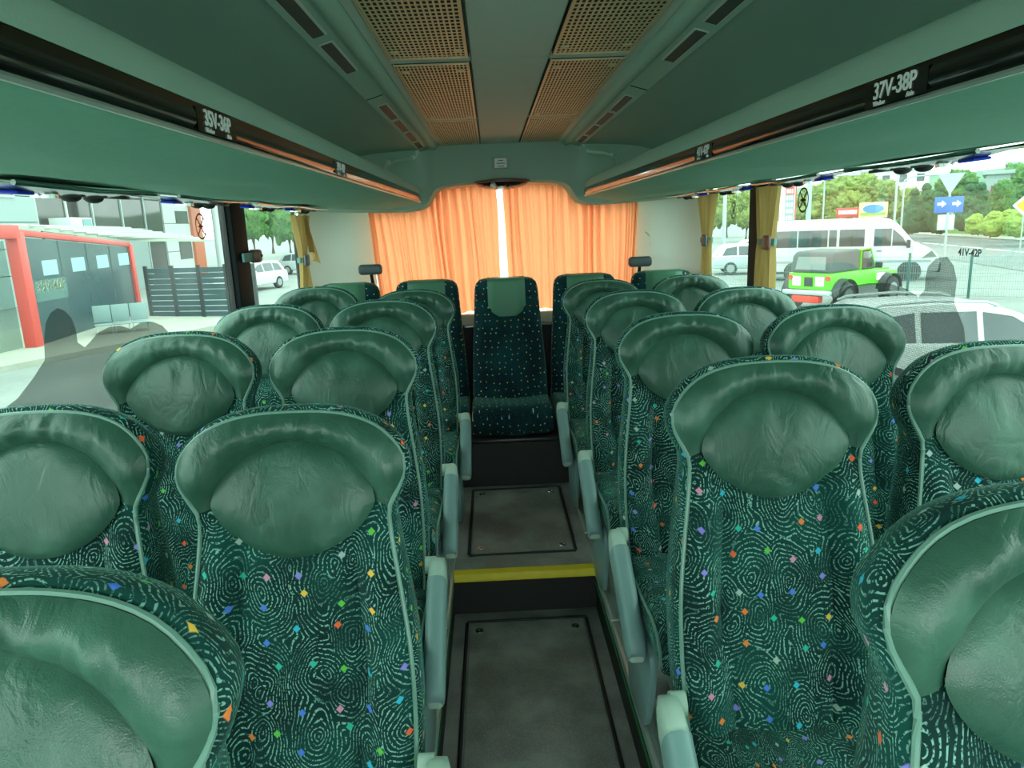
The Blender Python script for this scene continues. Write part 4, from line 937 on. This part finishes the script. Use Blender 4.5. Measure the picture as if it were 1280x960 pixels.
# grey building far right
def far_building(px0, px1, ytop, dist, depth, label, wallm, signm=None):
    p = dp((px0+px1)/2, dist); h = zat((px0+px1)/2, ytop, dist)-GZ; hw = (px1-px0)/2/FPX*dist; o = empty('building', p, math.atan2(-(p.x-CAM.x), p.y), label, 'building')
    MB().bb(-hw, hw, 0, depth, 0, h).build('wall', wallm, o); MB().bb(-hw-.3, hw+.3, -.3, depth+.3, h, h+.35).build('roof_edge', plain('roof_grey', '9fb0ae', .6), o)
    n = max(2, int(hw*2/2.2))
    for k in range(n):
        x = -hw+hw*2*(k+.5)/n
        for z in [v for v in (1.2, 4.2, 7.2) if v+1.4 < h]: w_ = MB().bb(x-.6, x+.6, -.04, .02, z, z+1.3).build('window', CARGLASS, o); MB().bb(x-.64, x+.64, -.06, -.03, z-.08, z).build('window_sill', GALV, w_)
    if signm: MB().bb(-hw*.5, hw*.9, -.2, -.05, h-2.6, h-1.0).build('sign_board', signm, o)
    return o
far_building(1229, 1250, 218, 82, 12, 'pale grey building with dark red sign board behind the trees', plain('pale_cladding', '9aabaa', .6), plain('sign_dark_red', '8a4a48', .5))
far_building(1080, 1145, 214, 150, 20, 'long white hall roof above the tree row', plain('white_cladding', 'd3dedb', .6))
far_building(1252, 1262, 206, 120, 10, 'orange-topped building at the hill foot', plain('orange_cladding', 'd99a6a', .6))

# left side: forecourt building, shelter, slatted fence
FX = -22.0
def fy(px, py=300): return at(px, py, 'x', FX).y
def fz(px, py): return at(px, py, 'x', FX).z
bd = empty('forecourt_building', (FX, 40, GZ), 0, 'grey panelled forecourt building with mirrored windows and orange pillars', 'building')
CLAD = plain('pale_grey_cladding', '8ea09e', .5, var=.04); MIRR = plain('mirror_glass_brown', '4c4a48', .05, .6, var=.3, scale=1.2); ORP = plain('orange_pillar', 'c4653f', .5, var=.05)
def fb(name, y0, y1, z0, z1, x0, x1, mat, par=None, bevel=0): return MB().bb(x0-FX, x1-FX, y0-40, y1-40, z0-GZ, z1-GZ).build(name, mat, par or bd, bevel=bevel)
Y_ = [fy(-40), fy(52), fy(105), fy(208), fy(240), fy(254), fy(300)]
core = fb('core_wall', Y_[0]-4, Y_[3], GZ, 8.5, FX-10, FX-.25, plain('core_grey', '7f8f8d', .6))
zz = [GZ, .1, 1.3, 2.5, 3.7, 4.9, 6.1, 7.3, 8.5]
for i in range(len(zz)-1):
    yy = Y_[0]-4
    while yy < Y_[1]-.5: y2 = min(yy+4.5, Y_[1]); fb('cladding_panel', yy+.02, y2-.02, zz[i]+.02, zz[i+1]-.02, FX-.25, FX, CLAD); yy = y2
wz0, wz1 = fz(0, 243), fz(0, 212)
w1 = fb('window', Y_[0]-1, fy(26), wz0, wz0+2.2, FX-.2, FX+.03, MIRR, bevel=.02); fb('window_frame', Y_[0]-1.1, fy(27), wz0-.12, wz0, FX-.1, FX+.06, GALV, w1)
cols = [fy(52), fy(90), fy(122), fy(158), fy(186), fy(208)]
for a, b in zip(cols, cols[1:]):
    for z0, z1 in ((GZ+.4, 1.3), (1.35, 3.9), (3.95, 6.4)): pn = fb('mirror_pane', a+.06, b-.06, z0+.03, z1-.03, FX-.2, FX-.08, MIRR)
    fb('mullion', a-.06, a+.06, GZ, 6.4, FX-.2, FX, WPAINT if a == cols[1] else GALV)
fb('fascia', Y_[1], Y_[3], 6.4, 8.5, FX-.2, FX+.05, CLAD)
for k in range(5): fb('white_panel', Y_[3]+.02, Y_[4]-.02, GZ+k*1.9, GZ+k*1.9+1.86, FX-.25, FX, WPAINT)
fb('core_wall', Y_[3], Y_[4], GZ, 8.2, FX-6, FX-.26, plain('core_grey', '7f8f8d', .6))
wq = fb('window', fy(223), fy(238), fz(230, 279), fz(230, 264), FX-.1, FX+.03, MIRR)
wq = fb('window', fy(223), fy(238), fz(230, 324), fz(230, 300), FX-.1, FX+.03, MIRR)
fb('orange_pillar', Y_[4], fy(252), GZ, 8, FX-.6, FX+.2, ORP, bevel=.05)
fb('canopy', fy(150), fy(330), 6.6, 7.6, FX-3, FX+5, ORP); fb('canopy_edge', fy(150), fy(330), 6.2, 6.6, FX-3, FX+5.1, WPAINT)
MB().tube([(at(276, 300, 'x', -17.5).x-FX, at(276, 300, 'x', -17.5).y-40, 0), (at(276, 300, 'x', -17.5).x-FX, at(276, 300, 'x', -17.5).y-40, 7.6)], .38, 16).build('white_column', WPAINT, bd)
ac = fb('roof_unit', fy(62), fy(90), fz(76, 287), fz(76, 273), FX+.1, FX+1.2, WPAINT, bevel=.03); fb('fan_grille', fy(77), fy(88), fz(82, 285), fz(82, 275), FX+1.18, FX+1.24, plain('vent_teal', '6f9a98', .5), ac)
fb('lean_to', fy(56), fy(150), GZ, fz(76, 288), FX, FX+1.6, plain('core_grey', '7f8f8d', .6))
# shelter
SR = plain('shelter_red', 'c03a30', .45, var=.06); SGL = plain('shelter_dark_panel', '2c474b', .25, var=.2, scale=2)
A = gp(45, 440); B = gp(174, 397)
Atop = Vector((A.x, A.y, 1.87)); Btop = Vector((B.x, B.y, 1.36))
Cc = atd(265, 302, 36); Dd = atd(150, 286, 36)
sh = empty('red_framed_shelter', A, 0, 'red-framed shelter with pale sloping roof and dark glazed side', 'shelter'); S = lambda p: Vector(p)-A
def beam(name, p, q, w_, mat, par=None):
    p, q = S(p), S(q); d = q-p; M = d.to_track_quat('Z', 'X').to_matrix()
    return MB().box((p+q)/2, (w_, w_, d.length), M).build(name, mat, par or sh, bevel=w_*.08)
beam('post', A, Atop, .34, SR); beam('post', B, Btop, .24, SR)
E0 = A+(A-B)*.9; E0 = Vector((E0.x-1.5, E0.y, GZ)); beam('top_beam', Atop, Vector((E0.x, E0.y, 2.0)), .36, SR); beam('post', E0, Vector((E0.x, E0.y, 2.0)), .34, SR)
beam('roof_beam', Atop, Btop, .16, SR)
rp_ = [S(Atop)+Vector((0, 0, .12)), S(Btop)+Vector((0, 0, .12)), S(Cc), S(Dd)]
m = MB(); up2 = Vector((0, 0, .09)); m.add([p_ for p_ in rp_]+[p_+up2 for p_ in rp_], [(0, 1, 2, 3), (7, 6, 5, 4), (0, 1, 5, 4), (1, 2, 6, 5), (2, 3, 7, 6), (3, 0, 4, 7)]); rf = m.build('roof', plain('pale_roof_sheet', '98a494', .5, var=.05), sh)
for k in range(1, 9):
    t = k/9; MB().tube([rp_[0].lerp(rp_[1], t)+up2, rp_[3].lerp(rp_[2], t)+up2], .05, 6).build('roof_rib', plain('pale_roof_sheet', 'b9c6b4'), rf)
dirn = (B-A)
for k in range(4):
    p0, p1 = A+dirn*(.06+k*.235), A+dirn*(.06+k*.235+.22)
    zt0, zt1 = 1.75-.5*(.06+k*.235), 1.75-.5*(.28+k*.235)
    q = MB(); n_ = Vector((-dirn.y, dirn.x, 0)).normalized()*.03
    q.add([S(p0)+n_, S(p1)+n_, S((p1.x, p1.y, zt1))+n_, S((p0.x, p0.y, zt0))+n_, S(p0)-n_, S(p1)-n_, S((p1.x, p1.y, zt1))-n_, S((p0.x, p0.y, zt0))-n_], [(0, 1, 2, 3), (7, 6, 5, 4), (0, 1, 5, 4), (2, 3, 7, 6), (1, 2, 6, 5), (3, 0, 4, 7)])
    gpn = q.build('glazed_panel', SGL, sh)
    pm = p0.lerp(p1, .5); MB().box(S((pm.x, pm.y, .86)), (.10, dirn.length*.14, .42)).build('light_pane', plain('pale_pane', '8fb5b5', .3), gpn)
far_ = Vector((E0.x, E0.y, GZ)); q0 = A+Vector((-.2, 0, 0))
MB().add([S(A)+Vector((-.25, -.1, .1)), S(E0)+Vector((.25, .1, .1)), S((E0.x+.25, E0.y+.1, 1.7)), S((A.x-.25, A.y-.1, 1.65))], [(0, 1, 2, 3)]).build('front_pane', GLASS, sh)
# chairs under the shelter edge
CH = plain('grey_chair', '6f8886', .5)
ch0 = None
for k, (px, py) in enumerate(((112, 404), (136, 403), (160, 401))):
    if ch0 is None:
        ch0 = empty('waiting_chair', (0, 0, 0), .5)
        MB().box((0, 0, .42), (.48, .46, .05)).build('seat', CH, ch0, bevel=.02); MB().box((0, .24, .72), (.48, .05, .52)).build('backrest', CH, ch0, bevel=.02)
        for sx in (-.2, .2):
            for sy in (-.18, .2): MB().tube([(sx, sy, 0), (sx, sy, .42)], .018, 6).build('leg', GALV, ch0)
        o = ch0
    else: o = copy_tree(ch0)
    p_ = dp(px, 25.0-.0*k); o.location = (p_.x, p_.y, GZ); tag(o, 'grey waiting chair standing beside the red-framed shelter', 'chair', 'chairs at the shelter')
# slatted fence
SLM = plain('dark_slat', '3f565a', .5, var=.1); f0 = dp(176, 30.2); f1_ = dp(312, 27.5); sf = empty('slat_fence', f0, 0, 'dark horizontal slatted fence behind the shelter', 'fence'); d_ = f1_-f0
npan = 4
for k in range(npan+1): p_ = d_*(k/npan); MB().bb(p_.x-.06, p_.x+.06, p_.y-.06, p_.y+.06, 0, 1.9).build('post', DPLAST, sf)
Mr = Matrix.Rotation(math.atan2(d_.y, d_.x), 3, 'Z')
for k in range(npan):
    c = d_*((k+.5)/npan)
    for j in range(9): MB().box((c.x, c.y, .12+j*.2), (d_.length/npan-.12, .04, .17), Mr).build('slat', SLM, sf)
# kerb and paving near the shelter
kb = MB(); ka, kb2 = gp(-60, 478), gp(230, 420)
kd = (kb2-ka).normalized(); kn = Vector((-kd.y, kd.x, 0)); kn = kn if kn.y > 0 else -kn
k_ = MB().grid([[tuple(p_+kn*w_+Vector((0, 0, h))) for w_, h in ((0, 0), (0, .14), (.3, .15), (7, .15))] for p_ in (ka-kd*6, ka, kb2, kb2+kd*3)]).build('pavement', PAVE, smooth=False); struct(k_, 'raised pale paving with kerb around the shelter')
bpy.context.view_layer.update()
